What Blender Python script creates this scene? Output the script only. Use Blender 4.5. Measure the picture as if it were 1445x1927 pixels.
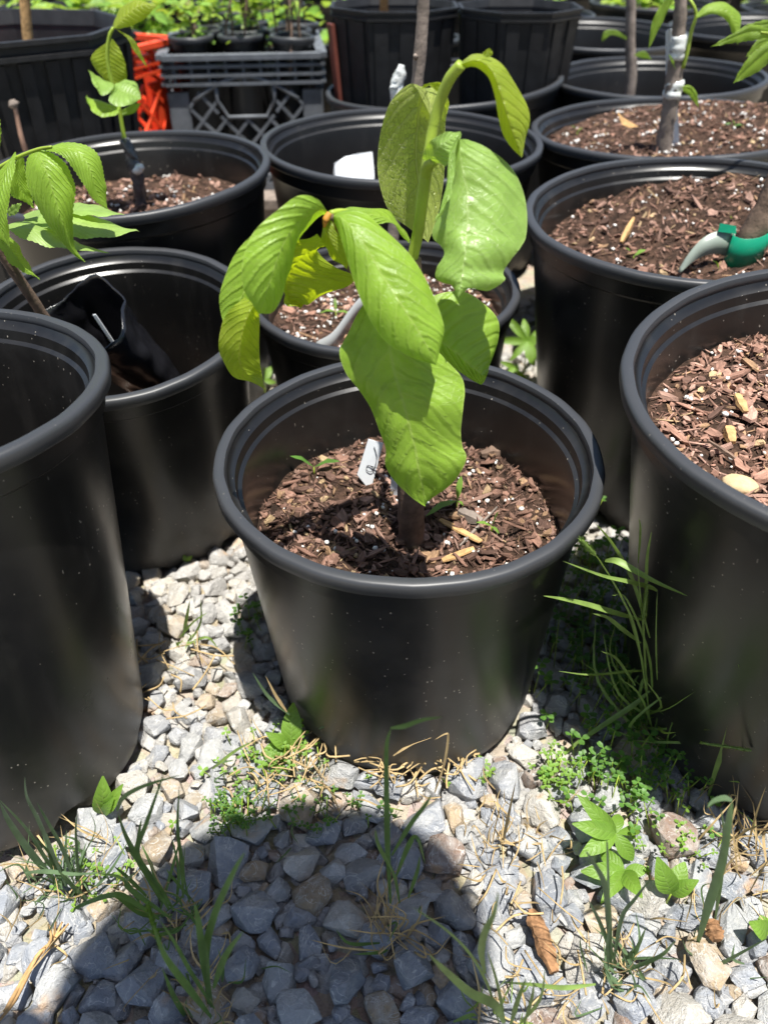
import bpy, bmesh, math, random
from mathutils import Vector, Matrix, noise
R = math.radians
random.seed(7)
scene = bpy.context.scene
for o in list(bpy.data.objects): bpy.data.objects.remove(o)
COL = scene.collection

# ------------------------------------------------------------------ camera
FPX, CX, CY, PITCH, HC = 1447.0, 722.5, 963.5, R(39.2), 0.695
cam_d = bpy.data.cameras.new('camera'); cam = bpy.data.objects.new('camera', cam_d); COL.objects.link(cam)
cam.location = (0, 0, HC); cam.rotation_euler = (R(90) - PITCH, 0, 0)
cam_d.sensor_fit = 'VERTICAL'; cam_d.sensor_height = 36.0; cam_d.lens = FPX / 1927 * 36.0
cam_d.clip_start = 0.02; cam_d.clip_end = 200
cam_d.dof.use_dof = True; cam_d.dof.focus_distance = 0.64; cam_d.dof.aperture_fstop = 5.6
scene.camera = cam

# ------------------------------------------------------------------ sky, sun, exposure
SUN_EL, SUN_AZ = R(78.5), R(27)
SUNV = Vector((math.sin(SUN_AZ) * math.cos(SUN_EL), -math.cos(SUN_AZ) * math.cos(SUN_EL), math.sin(SUN_EL)))
w = bpy.data.worlds.new('World'); scene.world = w; w.use_nodes = True
nt = w.node_tree; nt.nodes.clear()
sky = nt.nodes.new('ShaderNodeTexSky'); sky.sky_type = 'NISHITA'; sky.sun_disc = False
sky.sun_elevation = SUN_EL; sky.sun_rotation = R(153)
bg = nt.nodes.new('ShaderNodeBackground'); bg.inputs[1].default_value = 0.072
wo = nt.nodes.new('ShaderNodeOutputWorld')
nt.links.new(sky.outputs[0], bg.inputs[0]); nt.links.new(bg.outputs[0], wo.inputs[0])
sun_d = bpy.data.lights.new('sun', 'SUN'); sun_d.energy = 5.0; sun_d.angle = R(0.53); sun_d.color = (1.0, 0.965, 0.90)
sun = bpy.data.objects.new('sun', sun_d); COL.objects.link(sun); sun.location = (1, -2, 5)
sun.rotation_euler = SUNV.to_track_quat('Z', 'Y').to_euler()
vs = scene.view_settings; vs.view_transform = 'Standard'; vs.look = 'None'; vs.gamma = 1.0; vs.exposure = 0.98
scene.cycles.max_bounces = 6; scene.cycles.diffuse_bounces = 3; scene.cycles.glossy_bounces = 3; scene.cycles.transparent_max_bounces = 4

# ------------------------------------------------------------------ pixel helpers
CP, SP = math.cos(PITCH), math.sin(PITCH)
def ray(px, py):
    u = (px - CX) / FPX; v = -(py - CY) / FPX
    return Vector((u, CP + v * SP, -SP + v * CP))
def at(px, py, Y):
    d = ray(px, py); return Vector((0, 0, HC)) + d * (Y / d.y)
def atz(px, py, Z=0.02):
    d = ray(px, py); return Vector((0, 0, HC)) + d * ((Z - HC) / d.z)

# ------------------------------------------------------------------ mesh helpers
class MB:
    def __init__(s): s.v = []; s.f = []; s.uv = {}; s.c = []; s.cur = (1, 1, 1, 1)
    def add(s, verts, faces, uvs=None, col=None):
        b = len(s.v); s.v += [tuple(x) for x in verts]
        for fi, f in enumerate(faces):
            s.f.append(tuple(b + i for i in f))
        if uvs is not None:
            for i, u in enumerate(uvs): s.uv[b + i] = u
        s.c += [col or s.cur] * len(verts)
    def mesh(s, name, smooth=True, angle=None):
        m = bpy.data.meshes.new(name); m.from_pydata(s.v, [], s.f); m.update()
        if s.uv:
            l = m.uv_layers.new(name='UVMap'); vi = [0] * len(m.loops); m.loops.foreach_get('vertex_index', vi)
            flat = []
            for i in vi: flat += list(s.uv.get(i, (0.5, 0.5)))
            l.data.foreach_set('uv', flat)
        if any(c != (1, 1, 1, 1) for c in s.c):
            a = m.color_attributes.new('tint', 'FLOAT_COLOR', 'POINT')
            a.data.foreach_set('color', [x for c in s.c for x in c])
        if smooth:
            m.polygons.foreach_set('use_smooth', [True] * len(m.polygons))
            if angle: m.set_sharp_from_angle(angle=R(angle))
        return m
    def build(s, name, mat, parent=None, smooth=True, angle=None):
        return link(name, s.mesh(name, smooth, angle), mat, parent)
def link(name, mesh, mat=None, parent=None, M=None):
    o = bpy.data.objects.new(name, mesh); COL.objects.link(o)
    if mat and mesh and not mesh.materials: mesh.materials.append(mat)
    if parent: o.parent = parent
    if M is not None: o.matrix_local = M
    return o
def tag(o, label=None, cat=None, group=None, kind=None):
    if label: o['label'] = label
    if cat: o['category'] = cat
    if group: o['group'] = group
    if kind: o['kind'] = kind
    return o
def empty(name, loc=(0, 0, 0), M=None):
    o = bpy.data.objects.new(name, None); COL.objects.link(o); o.empty_display_size = 0.05
    if M is not None: o.matrix_world = M
    else: o.location = loc
    bpy.context.view_layer.update
    return o
def wmat(o): return o.matrix_basis.copy()          # top-level: basis is world
def to_local(o, pts):
    inv = wmat(o).inverted(); return [inv @ Vector(p) for p in pts]

def catmull(pts, n):
    if len(pts) < 3:
        return [pts[0].lerp(pts[-1], i / n) for i in range(n + 1)]
    out = []; P = [pts[0] * 2 - pts[1]] + list(pts) + [pts[-1] * 2 - pts[-2]]
    for i in range(1, len(P) - 2):
        a, b, c, d = P[i - 1:i + 3]
        for k in range(n):
            t = k / n
            out.append(0.5 * ((2 * b) + (c - a) * t + (2 * a - 5 * b + 4 * c - d) * t * t + (3 * b - a - 3 * c + d) * t ** 3))
    out.append(pts[-1].copy()); return out
def tube(mb, pts, radii, seg=8, n=4, cap=True, wob=0.0, col=None):
    pts = [Vector(p) for p in pts]
    if n > 1:
        m = len(pts); pts2 = catmull(pts, n)
        rr = []
        for i in range(len(pts2)):
            t = i / n; k = min(int(t), m - 2); f = t - k
            rr.append(radii[k] * (1 - f) + radii[k + 1] * f if m > 1 else radii[0])
        pts, radii = pts2, rr
    V = []; F = []
    ref = Vector((0.31, 0.2, 0.93))
    for i, p in enumerate(pts):
        t = (pts[min(i + 1, len(pts) - 1)] - pts[max(i - 1, 0)])
        t = t.normalized() if t.length > 1e-9 else Vector((0, 0, 1))
        a = t.cross(ref)
        if a.length < 0.05: a = t.cross(Vector((1, 0, 0)))
        a.normalize(); b = t.cross(a)
        for k in range(seg):
            th = 2 * math.pi * k / seg; r = radii[i]
            if wob: r *= 1 + wob * noise.noise(p * 160 + Vector((math.cos(th), math.sin(th), 0)) * 1.3)
            V.append(p + (a * math.cos(th) + b * math.sin(th)) * r)
    for i in range(len(pts) - 1):
        for k in range(seg):
            k2 = (k + 1) % seg; F.append((i * seg + k, i * seg + k2, (i + 1) * seg + k2, (i + 1) * seg + k))
    if cap:
        F.append(tuple(range(seg - 1, -1, -1))); b = (len(pts) - 1) * seg; F.append(tuple(b + k for k in range(seg)))
    mb.add(V, F, None, col)
def box(mb, M, sx, sy, sz, col=None):
    V = [M @ Vector((x * sx / 2, y * sy / 2, z * sz / 2)) for x in (-1, 1) for y in (-1, 1) for z in (-1, 1)]
    mb.add(V, [(0, 1, 3, 2), (4, 6, 7, 5), (0, 4, 5, 1), (2, 3, 7, 6), (0, 2, 6, 4), (1, 5, 7, 3)], None, col)
def bar(mb, a, b, wd, th, up=Vector((0, 1, 0)), col=None):
    a = Vector(a); b = Vector(b); t = (b - a); L = t.length; t.normalize()
    y = up - t * up.dot(t); y.normalize(); x = y.cross(t)
    M = Matrix((( t.x, x.x, y.x, 0), (t.y, x.y, y.y, 0), (t.z, x.z, y.z, 0), (0, 0, 0, 1))); M.translation = (a + b) / 2
    box(mb, M, L, wd, th, col)
def lathe(mb, prof, seg=96, closed=False, mod=None):
    V = []; F = []; n = len(prof)
    for k in range(seg):
        th = 2 * math.pi * k / seg
        for i, (r, z) in enumerate(prof):
            if mod: r, z = mod(r, z, th)
            V.append((r * math.cos(th), r * math.sin(th), z))
    for k in range(seg):
        k2 = (k + 1) % seg
        for i in range(n if closed else n - 1):
            j = (i + 1) % n; F.append((k * n + i, k2 * n + i, k2 * n + j, k * n + j))
    mb.add(V, F)

# ------------------------------------------------------------------ materials
class NT:
    def __init__(s, name):
        s.m = bpy.data.materials.new(name); s.m.use_nodes = True; s.t = s.m.node_tree; s.t.nodes.clear()
        s.out = s.n('ShaderNodeOutputMaterial')
    def n(s, t, **kw):
        x = s.t.nodes.new(t)
        for k, v in kw.items(): setattr(x, k, v)
        return x
    def l(s, a, b): s.t.links.new(a, b)
    def put(s, sock, val):
        if isinstance(val, bpy.types.NodeSocket): s.l(val, sock)
        else:
            if sock.type == 'RGBA' and len(val) == 3: val = (*val, 1)
            sock.default_value = val
    def math(s, op, a, b=0.0, c=0.0, clamp=False):
        x = s.n('ShaderNodeMath', operation=op, use_clamp=clamp)
        s.put(x.inputs[0], a); s.put(x.inputs[1], b); s.put(x.inputs[2], c); return x.outputs[0]
    def mix(s, f, a, b, blend='MIX'):
        x = s.n('ShaderNodeMix', data_type='RGBA', blend_type=blend); s.put(x.inputs[0], f); s.put(x.inputs[6], a); s.put(x.inputs[7], b); return x.outputs[2]
    def ss(s, v, lo, hi, a=0.0, b=1.0):
        x = s.n('ShaderNodeMapRange', interpolation_type='SMOOTHSTEP'); s.put(x.inputs[0], v)
        for i, q in enumerate((lo, hi, a, b)): s.put(x.inputs[i + 1], q)
        return x.outputs[0]
    def noise(s, scale, detail=4, rough=0.6, vec=None, dist=0.0):
        x = s.n('ShaderNodeTexNoise'); x.inputs['Scale'].default_value = scale; x.inputs['Detail'].default_value = detail
        x.inputs['Roughness'].default_value = rough; x.inputs['Distortion'].default_value = dist
        if vec is not None: s.l(vec, x.inputs['Vector'])
        return x.outputs[0]
    def vor(s, scale, feature='F1', vec=None, out=0, rnd=1.0):
        x = s.n('ShaderNodeTexVoronoi', feature=feature); x.inputs['Scale'].default_value = scale
        if 'Randomness' in x.inputs: x.inputs['Randomness'].default_value = rnd
        if vec is not None: s.l(vec, x.inputs['Vector'])
        return x.outputs[out]
    def obj(s): return s.n('ShaderNodeTexCoord').outputs['Object']
    def pos(s): return s.n('ShaderNodeNewGeometry').outputs['Position']
    def mapping(s, vec, scale=(1, 1, 1), rot=(0, 0, 0)):
        x = s.n('ShaderNodeMapping'); s.l(vec, x.inputs[0]); x.inputs['Scale'].default_value = scale; x.inputs['Rotation'].default_value = rot; return x.outputs[0]
    def bump(s, h, strength=0.5, dist=0.002, nrm=None):
        x = s.n('ShaderNodeBump'); x.inputs['Strength'].default_value = strength; x.inputs['Distance'].default_value = dist
        s.l(h, x.inputs['Height'])
        if nrm is not None: s.l(nrm, x.inputs['Normal'])
        return x.outputs[0]
    def bsdf(s, color, rough=0.6, spec=0.5, normal=None, **kw):
        x = s.n('ShaderNodeBsdfPrincipled'); s.put(x.inputs['Base Color'], color); s.put(x.inputs['Roughness'], rough)
        s.put(x.inputs['Specular IOR Level'], spec)
        if normal is not None: s.l(normal, x.inputs['Normal'])
        for k, v in kw.items(): s.put(x.inputs[k.replace('_', ' ')], v)
        return x.outputs[0]
    def done(s, sh): s.l(sh, s.out.inputs[0]); return s.m
    def tint(s):
        return s.n('ShaderNodeAttribute', attribute_name='tint').outputs[0]
    def objcol(s): return s.n('ShaderNodeObjectInfo').outputs['Color']
    def objrand(s): return s.n('ShaderNodeObjectInfo').outputs['Random']

def plain(name, col, rough=0.6, spec=0.4, var=0.15, scale=30, bump=0.0, bscale=200):
    m = NT(name); p = m.obj(); nz = m.noise(scale, 5, 0.6, p)
    c = m.mix(m.ss(nz, 0.3, 0.7), [x * (1 - var) for x in col], [min(1, x * (1 + var)) for x in col])
    nb = m.bump(m.noise(bscale, 4, 0.6, p), bump, 0.001) if bump else None
    return m.done(m.bsdf(c, rough, spec, nb))

def mat_plastic(name, base=(0.016, 0.016, 0.017), rough=0.36, dust=1.0, mud=1.0):
    m = NT(name); p = m.obj(); sep = m.n('ShaderNodeSeparateXYZ'); m.l(p, sep.inputs[0]); z = sep.outputs[2]
    big = m.noise(9, 4, 0.6, p); fine = m.noise(140, 3, 0.6, p)
    film = m.math('MULTIPLY', m.ss(big, 0.44, 0.78), 0.055 * dust)                     # thin uneven film of dust
    streak = m.noise(30, 4, 0.6, m.mapping(p, (1, 1, 0.12)))
    film = m.math('ADD', film, m.math('MULTIPLY', m.ss(streak, 0.52, 0.8), 0.035 * dust))
    low = m.ss(m.math('ADD', z, m.math('MULTIPLY', m.noise(22, 4, 0.65, p), 0.10)), 0.17, 0.05)   # splashed soil near the foot
    film = m.math('ADD', film, m.math('MULTIPLY', low, 0.17 * mud))
    col = m.mix(film, base, (0.27, 0.25, 0.225))
    # specks of grit and short scratches
    vd = m.n('ShaderNodeTexVoronoi'); vd.inputs['Scale'].default_value = 235; m.l(m.mapping(p, (1, 1, 0.75), (0.3, 0.2, 0)), vd.inputs['Vector'])
    sz = m.n('ShaderNodeSeparateColor'); m.l(vd.outputs['Color'], sz.inputs[0])
    rad = m.math('MULTIPLY', m.ss(sz.outputs[0], 0.62, 1.0), 0.20)
    rad = m.math('MULTIPLY', rad, m.ss(big, 0.30, 0.62))
    spk = m.math('LESS_THAN', vd.outputs['Distance'], rad)
    vd2 = m.n('ShaderNodeTexVoronoi'); vd2.inputs['Scale'].default_value = 150; m.l(m.mapping(p, (1, 1, 0.22), (0.5, -0.6, 0.4)), vd2.inputs['Vector'])
    sz2 = m.n('ShaderNodeSeparateColor'); m.l(vd2.outputs['Color'], sz2.inputs[0])
    scr = m.math('LESS_THAN', vd2.outputs['Distance'], m.math('MULTIPLY', m.ss(sz2.outputs[1], 0.75, 1.0), 0.08))
    mask = m.math('MAXIMUM', spk, m.math('MULTIPLY', scr, 0.6))
    mask = m.math('MULTIPLY', mask, 0.55 * dust)
    col = m.mix(mask, col, (0.42, 0.38, 0.32))
    rg = m.math('ADD', m.math('MULTIPLY', big, 0.10), rough - 0.03)
    rg = m.math('ADD', rg, m.math('MULTIPLY', film, 1.2), clamp=True)
    nb = m.bump(m.math('ADD', m.math('MULTIPLY', fine, 0.25), m.math('ADD', m.math('MULTIPLY', m.noise(24, 2, 0.5, p), 0.35), mask)), 0.18, 0.0012)
    return m.done(m.bsdf(col, rg, 0.5, nb))

def mat_stone(name, src):
    m = NT(name); p = m.pos() if src == 'tint' else m.pos()
    base = m.tint() if src == 'tint' else m.objcol()
    n1 = m.noise(55, 5, 0.65, p, 0.6); n2 = m.noise(260, 5, 0.7, p); n3 = m.noise(900, 3, 0.6, p)
    c = m.mix(m.math('MULTIPLY', m.ss(n1, 0.38, 0.78), 0.75), base, (0.56, 0.55, 0.52), 'MIX')
    c = m.mix(m.math('MULTIPLY', m.ss(n2, 0.35, 0.65), 0.45), c, m.mix(0.5, c, (0.22, 0.235, 0.26)))
    vein = m.ss(m.math('ABSOLUTE', m.math('SUBTRACT', m.noise(38, 3, 0.5, p, 1.5), 0.5)), 0.0, 0.016, 1.0, 0.0)
    c = m.mix(m.math('MULTIPLY', vein, 0.5), c, (0.74, 0.73, 0.70))
    rust = m.math('MULTIPLY', m.ss(m.noise(17, 3, 0.5, p), 0.62, 0.70), m.ss(n1, 0.35, 0.6))
    c = m.mix(m.math('MULTIPLY', rust, 0.75), c, (0.50, 0.30, 0.14))
    h = m.math('ADD', m.math('MULTIPLY', n2, 1.0), m.math('MULTIPLY', n3, 0.35))
    h = m.math('ADD', h, m.math('MULTIPLY', n1, 1.4))
    return m.done(m.bsdf(c, 0.88, 0.25, m.bump(h, 1.0, 0.0034)))

def mat_bark_chip(name, src):
    m = NT(name); p = m.mapping(m.obj(), (0.03, 0.03, 0.03)) if src != 'tint' else m.pos()
    base = m.tint() if src == 'tint' else m.objcol()
    fib = m.noise(160, 5, 0.7, m.mapping(p, (0.25, 1, 1)), 0.4); n2 = m.noise(420, 4, 0.7, p)
    c = m.mix(m.ss(fib, 0.3, 0.7), m.mix(0.55, base, (0.02, 0.012, 0.008)), base)
    c = m.mix(m.math('MULTIPLY', m.ss(n2, 0.55, 0.75), 0.35), c, (0.36, 0.25, 0.18))
    return m.done(m.bsdf(c, 0.85, 0.25, m.bump(m.math('ADD', fib, m.math('MULTIPLY', n2, 0.5)), 0.8, 0.0012)))

def mat_leaf(name, top, vein, trans, nlat=9, slant=0.55, rough=0.34, netscale=34, veinamt=0.5, tr=0.42, bumps=0.5, under=False, spec=0.5):
    m = NT(name); uv = m.n('ShaderNodeUVMap').outputs[0]; sep = m.n('ShaderNodeSeparateXYZ'); m.l(uv, sep.inputs[0])
    u, v = sep.outputs[0], sep.outputs[1]
    s = m.math('ABSOLUTE', m.math('MULTIPLY', m.math('SUBTRACT', u, 0.5), 2.0))
    wob = m.math('MULTIPLY', m.math('SUBTRACT', m.noise(9, 3, 0.5, uv), 0.5), 0.10)
    side = m.math('MULTIPLY', m.math('GREATER_THAN', u, 0.5), 0.37)
    ph = m.math('ADD', m.math('SUBTRACT', m.math('MULTIPLY', m.math('ADD', v, m.math('MULTIPLY', wob, 0.35)), nlat), m.math('MULTIPLY', m.math('POWER', s, 1.35), slant * nlat * 0.42)), side)
    d = m.math('PINGPONG', ph, 0.5)
    lat = m.math('MULTIPLY', m.ss(d, 0.0, 0.045, 1.0, 0.0), m.ss(s, 1.0, 0.75))
    mid = m.ss(s, 0.012, 0.05, 1.0, 0.0)
    asp = m.mapping(uv, (0.55, 1.0, 1.0))
    net = m.ss(m.vor(netscale, 'DISTANCE_TO_EDGE', asp), 0.0, 0.07, 1.0, 0.0)
    p = m.obj(); nz = m.noise(60, 4, 0.6, p)
    base = m.mix(m.ss(nz, 0.3, 0.7), [x * 0.86 for x in top], [min(1, x * 1.12) for x in top])
    vm = m.math('MAXIMUM', m.math('MAXIMUM', m.math('MULTIPLY', lat, 0.8), mid), m.math('MULTIPLY', net, 0.38 if not under else 0.7))
    col = m.mix(m.math('MULTIPLY', vm, veinamt), base, vein)
    edge = m.ss(s, 0.965, 1.0); col = m.mix(m.math('MULTIPLY', edge, 0.5), col, vein)
    pil = m.ss(d, 0.0, 0.28)                                            # puffed blade between the side veins
    h = m.math('ADD', m.math('MULTIPLY', pil, 0.9), m.math('MULTIPLY', net, -0.12))
    if under: h = m.math('ADD', m.math('MULTIPLY', vm, 1.5), m.math('MULTIPLY', pil, -0.5))
    h = m.math('ADD', h, m.math('MULTIPLY', m.noise(900, 2, 0.5, p), 0.10))
    nb = m.bump(h, bumps, 0.0015)
    rg = m.math('ADD', rough, m.math('MULTIPLY', nz, 0.16))
    a = m.bsdf(col, rg, spec, nb)
    t = m.n('ShaderNodeBsdfTranslucent'); m.put(t.inputs[0], m.mix(m.math('MULTIPLY', vm, 0.45), trans, [x * 0.55 for x in trans])); m.l(nb, t.inputs[1])
    x = m.n('ShaderNodeMixShader'); x.inputs[0].default_value = tr; m.l(a, x.inputs[1]); m.l(t.outputs[0], x.inputs[2])
    return m.done(x.outputs[0])

def mat_blade(name, col, trans, rough=0.45, tr=0.35, tipcol=None, src=None):
    m = NT(name); p = m.pos(); nz = m.noise(45, 3, 0.6, p); nf = m.noise(700, 2, 0.5, p)
    base = m.mix(m.ss(nz, 0.3, 0.7), [x * 0.72 for x in col], [x * 1.25 for x in col])
    if src: base = m.mix(1.0, base, m.tint() if src == 'tint' else m.objcol(), 'MULTIPLY')
    if tipcol is not None: base = m.mix(m.math('MULTIPLY', m.ss(m.noise(26, 3, 0.6, p), 0.58, 0.72), 0.8), base, tipcol)
    a = m.bsdf(base, rough, 0.4, m.bump(nf, 0.2, 0.0004))
    t = m.n('ShaderNodeBsdfTranslucent'); m.put(t.inputs[0], trans)
    x = m.n('ShaderNodeMixShader'); x.inputs[0].default_value = tr; m.l(a, x.inputs[1]); m.l(t.outputs[0], x.inputs[2])
    return m.done(x.outputs[0])

M_POT = mat_plastic('black_pot_plastic', (0.0085, 0.0082, 0.0080), 0.27)
M_RIM = mat_plastic('worn_sky_tinted_rim', (0.032, 0.0338, 0.0375), 0.42, 0.22, 0.0)  # worn, dusty rim; bluish sky reflection is put into the base colour
M_POT_FAR = mat_plastic('black_pot_plastic_clean', (0.008, 0.008, 0.0085), 0.38, 0.4, 0.4)
M_BAG = plain('crumpled_black_film', (0.010, 0.010, 0.012), 0.22, 0.6, 0.3, 20, 0.5, 60)
M_STONE_O = mat_stone('limestone_gravel', 'obj'); M_STONE_T = mat_stone('limestone_gravel_mass', 'tint')
M_CHIP_O = mat_bark_chip('pine_bark_chip', 'obj'); M_CHIP_T = mat_bark_chip('pine_bark_mass', 'tint')
M_LEAF = mat_leaf('pawpaw_leaf_top', (0.230, 0.380, 0.036), (0.43, 0.55, 0.14), (0.42, 0.68, 0.02), bumps=0.55, veinamt=0.44)
M_LEAF_PALE = mat_leaf('pawpaw_leaf_pale', (0.245, 0.40, 0.082), (0.42, 0.56, 0.20), (0.42, 0.62, 0.04), bumps=0.55, rough=0.30, veinamt=0.45)
M_LEAF_UNDER = mat_leaf('pawpaw_leaf_underside', (0.37, 0.45, 0.095), (0.58, 0.63, 0.26), (0.42, 0.56, 0.02), netscale=50, veinamt=0.6, bumps=0.75, under=True, rough=0.42)
M_LEAF_YOUNG = mat_leaf('pawpaw_leaf_young', (0.25, 0.335, 0.022), (0.48, 0.50, 0.09), (0.56, 0.68, 0.01), tr=0.5, nlat=11, bumps=0.55, veinamt=0.42)
M_LEAFLET = mat_leaf('serrate_leaflet', (0.22, 0.36, 0.036), (0.40, 0.52, 0.12), (0.46, 0.68, 0.03), nlat=13, slant=0.8, netscale=46, bumps=0.5, veinamt=0.4)
M_LEAFLET_PALE = mat_leaf('serrate_leaflet_pale', (0.28, 0.42, 0.10), (0.42, 0.54, 0.20), (0.40, 0.60, 0.06), nlat=12, slant=0.7, bumps=0.25)
M_STEM_G = plain('green_shoot', (0.24, 0.33, 0.035), 0.45, 0.4, 0.15, 40)
M_STEM_B = plain('brown_bark', (0.17, 0.115, 0.085), 0.85, 0.2, 0.35, 70, 0.8, 260)
M_STEM_GREY = plain('grey_bark', (0.20, 0.165, 0.14), 0.85, 0.2, 0.3, 60, 0.7, 220)
M_BUD = plain('rusty_bud', (0.42, 0.20, 0.03), 0.6, 0.3, 0.2)
M_TAG = plain('white_plant_tag', (0.72, 0.75, 0.78), 0.35, 0.5, 0.03)
M_INK = plain('black_marker_ink', (0.01, 0.01, 0.014), 0.5, 0.4, 0.1)
M_GREEN_TAG = plain('green_tag_film', (0.006, 0.24, 0.13), 0.3, 0.5, 0.08)
M_TAPE = plain('grafting_tape', (0.60, 0.62, 0.60), 0.12, 0.8, 0.25, 60, 0.7, 120)
M_TAPE_DARK = plain('dark_grafting_tape', (0.05, 0.05, 0.055), 0.25, 0.6, 0.4, 90, 0.8, 160)
M_SOIL = None
M_PERLITE = plain('perlite', (0.72, 0.70, 0.66), 0.8, 0.2, 0.10, 300, 0.6, 700)
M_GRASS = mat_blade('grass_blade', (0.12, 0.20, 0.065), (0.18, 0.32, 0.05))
M_STRAW = mat_blade('dry_straw', (0.46, 0.335, 0.165), (0.40, 0.28, 0.10), 0.7, 0.15)
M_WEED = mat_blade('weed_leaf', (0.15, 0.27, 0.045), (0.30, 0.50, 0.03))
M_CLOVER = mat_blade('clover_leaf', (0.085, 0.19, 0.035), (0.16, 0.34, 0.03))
M_GREENERY = mat_blade('seedling_leaf', (0.26, 0.39, 0.075), (0.42, 0.60, 0.06), tr=0.4, src='tint')
M_CRATE_GREY = plain('grey_crate_plastic', (0.115, 0.125, 0.14), 0.5, 0.4, 0.2, 30, 0.2, 60)
M_CRATE_RED = plain('orange_red_crate_plastic', (0.78, 0.075, 0.022), 0.5, 0.4, 0.08, 20)
M_WOOD = plain('split_wood', (0.44, 0.27, 0.12), 0.8, 0.2, 0.3, 120, 0.7, 300)
M_ORANGE_BARK = plain('orange_weathered_wood', (0.21, 0.115, 0.058), 0.9, 0.15, 0.6, 130, 1.0, 200)
def _soil():
    m = NT('dark_potting_mix'); p = m.pos(); n1 = m.noise(90, 5, 0.7, p); n2 = m.noise(420, 4, 0.7, p)
    c = m.mix(m.ss(n1, 0.35, 0.7), (0.022, 0.014, 0.010), (0.10, 0.058, 0.040))
    return m.done(m.bsdf(c, 0.95, 0.15, m.bump(m.math('ADD', n1, m.math('MULTIPLY', n2, 0.6)), 1.0, 0.004)))
M_SOIL = _soil()
def _ground():
    m = NT('sandy_gravel_fines'); p = m.pos(); n1 = m.noise(35, 5, 0.7, p); n2 = m.noise(260, 4, 0.7, p); cell = m.vor(70, 'F1', p, 1)
    c = m.mix(m.ss(n1, 0.3, 0.7), (0.36, 0.28, 0.17), (0.52, 0.44, 0.31))
    c = m.mix(0.35, c, m.mix(0.8, cell, (0.42, 0.41, 0.39)))
    return m.done(m.bsdf(c, 0.95, 0.15, m.bump(m.math('ADD', n2, m.math('MULTIPLY', m.vor(70, 'F1', p), -1.6)), 1.0, 0.006)))
M_GROUND = _ground()
#==BODY==
# ------------------------------------------------------------------ pots: x, y, rim radius, height, tilt x, tilt y, oval, oval angle, foot radius
POTS = {
 'P0': (0.025, 0.559, 0.172, 0.308, -0.014, 0.003, -0.023, 0.38, 0.138),
 'R2': (0.406, 0.953, 0.216, 0.390, -0.047, -0.016, 0.015, 0.90, 0.169),
 'R1': (0.432, 0.520, 0.210, 0.407, -0.089, -0.030, 0.031, 0.69, 0.164),
 'L1': (-0.388, 0.464, 0.174, 0.407, 0.006, 0.080, -0.027, -1.10, 0.138),
 'L2': (-0.309, 0.844, 0.161, 0.321, 0.014, -0.113, 0.019, 1.20, 0.126),
 'A': (-0.359, 1.171, 0.207, 0.378, -0.029, -0.017, -0.001, -0.07, 0.161),
 'B': (0.027, 1.333, 0.222, 0.376, 0.001, -0.008, -0.014, 1.19, 0.173),
 'C': (0.011, 0.947, 0.173, 0.291, -0.038, -0.004, 0.012, 0.68, 0.138),
 'R3': (0.488, 1.373, 0.222, 0.389, -0.051, 0.020, 0.012, 0.11, 0.174),
 'R4': (0.578, 1.814, 0.220, 0.387, -0.033, -0.000, -0.004, -0.43, 0.171),
}
def pot_matrix(q, oval=True):
    x, y, r, h, a, b, ov, oa, rb = q
    ang = math.hypot(a, b)
    Rt = Matrix.Rotation(ang, 4, Vector((-b, a, 0))) if ang > 1e-6 else Matrix.Identity(4)
    S = Matrix.Identity(4)
    if oval: S = Matrix.Rotation(oa, 4, 'Z') @ Matrix.Diagonal((1 + ov, 1 - ov, 1, 1)) @ Matrix.Rotation(-oa, 4, 'Z')
    return Matrix.Translation((x, y, 0.004)) @ Rt @ S
def wall_r(q, z):
    h, r, rb = q[3], q[2], q[8]; return rb - 0.006 + (r - 0.0235 - rb + 0.006) * max(0, min(1, z / (h - 0.034)))
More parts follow.
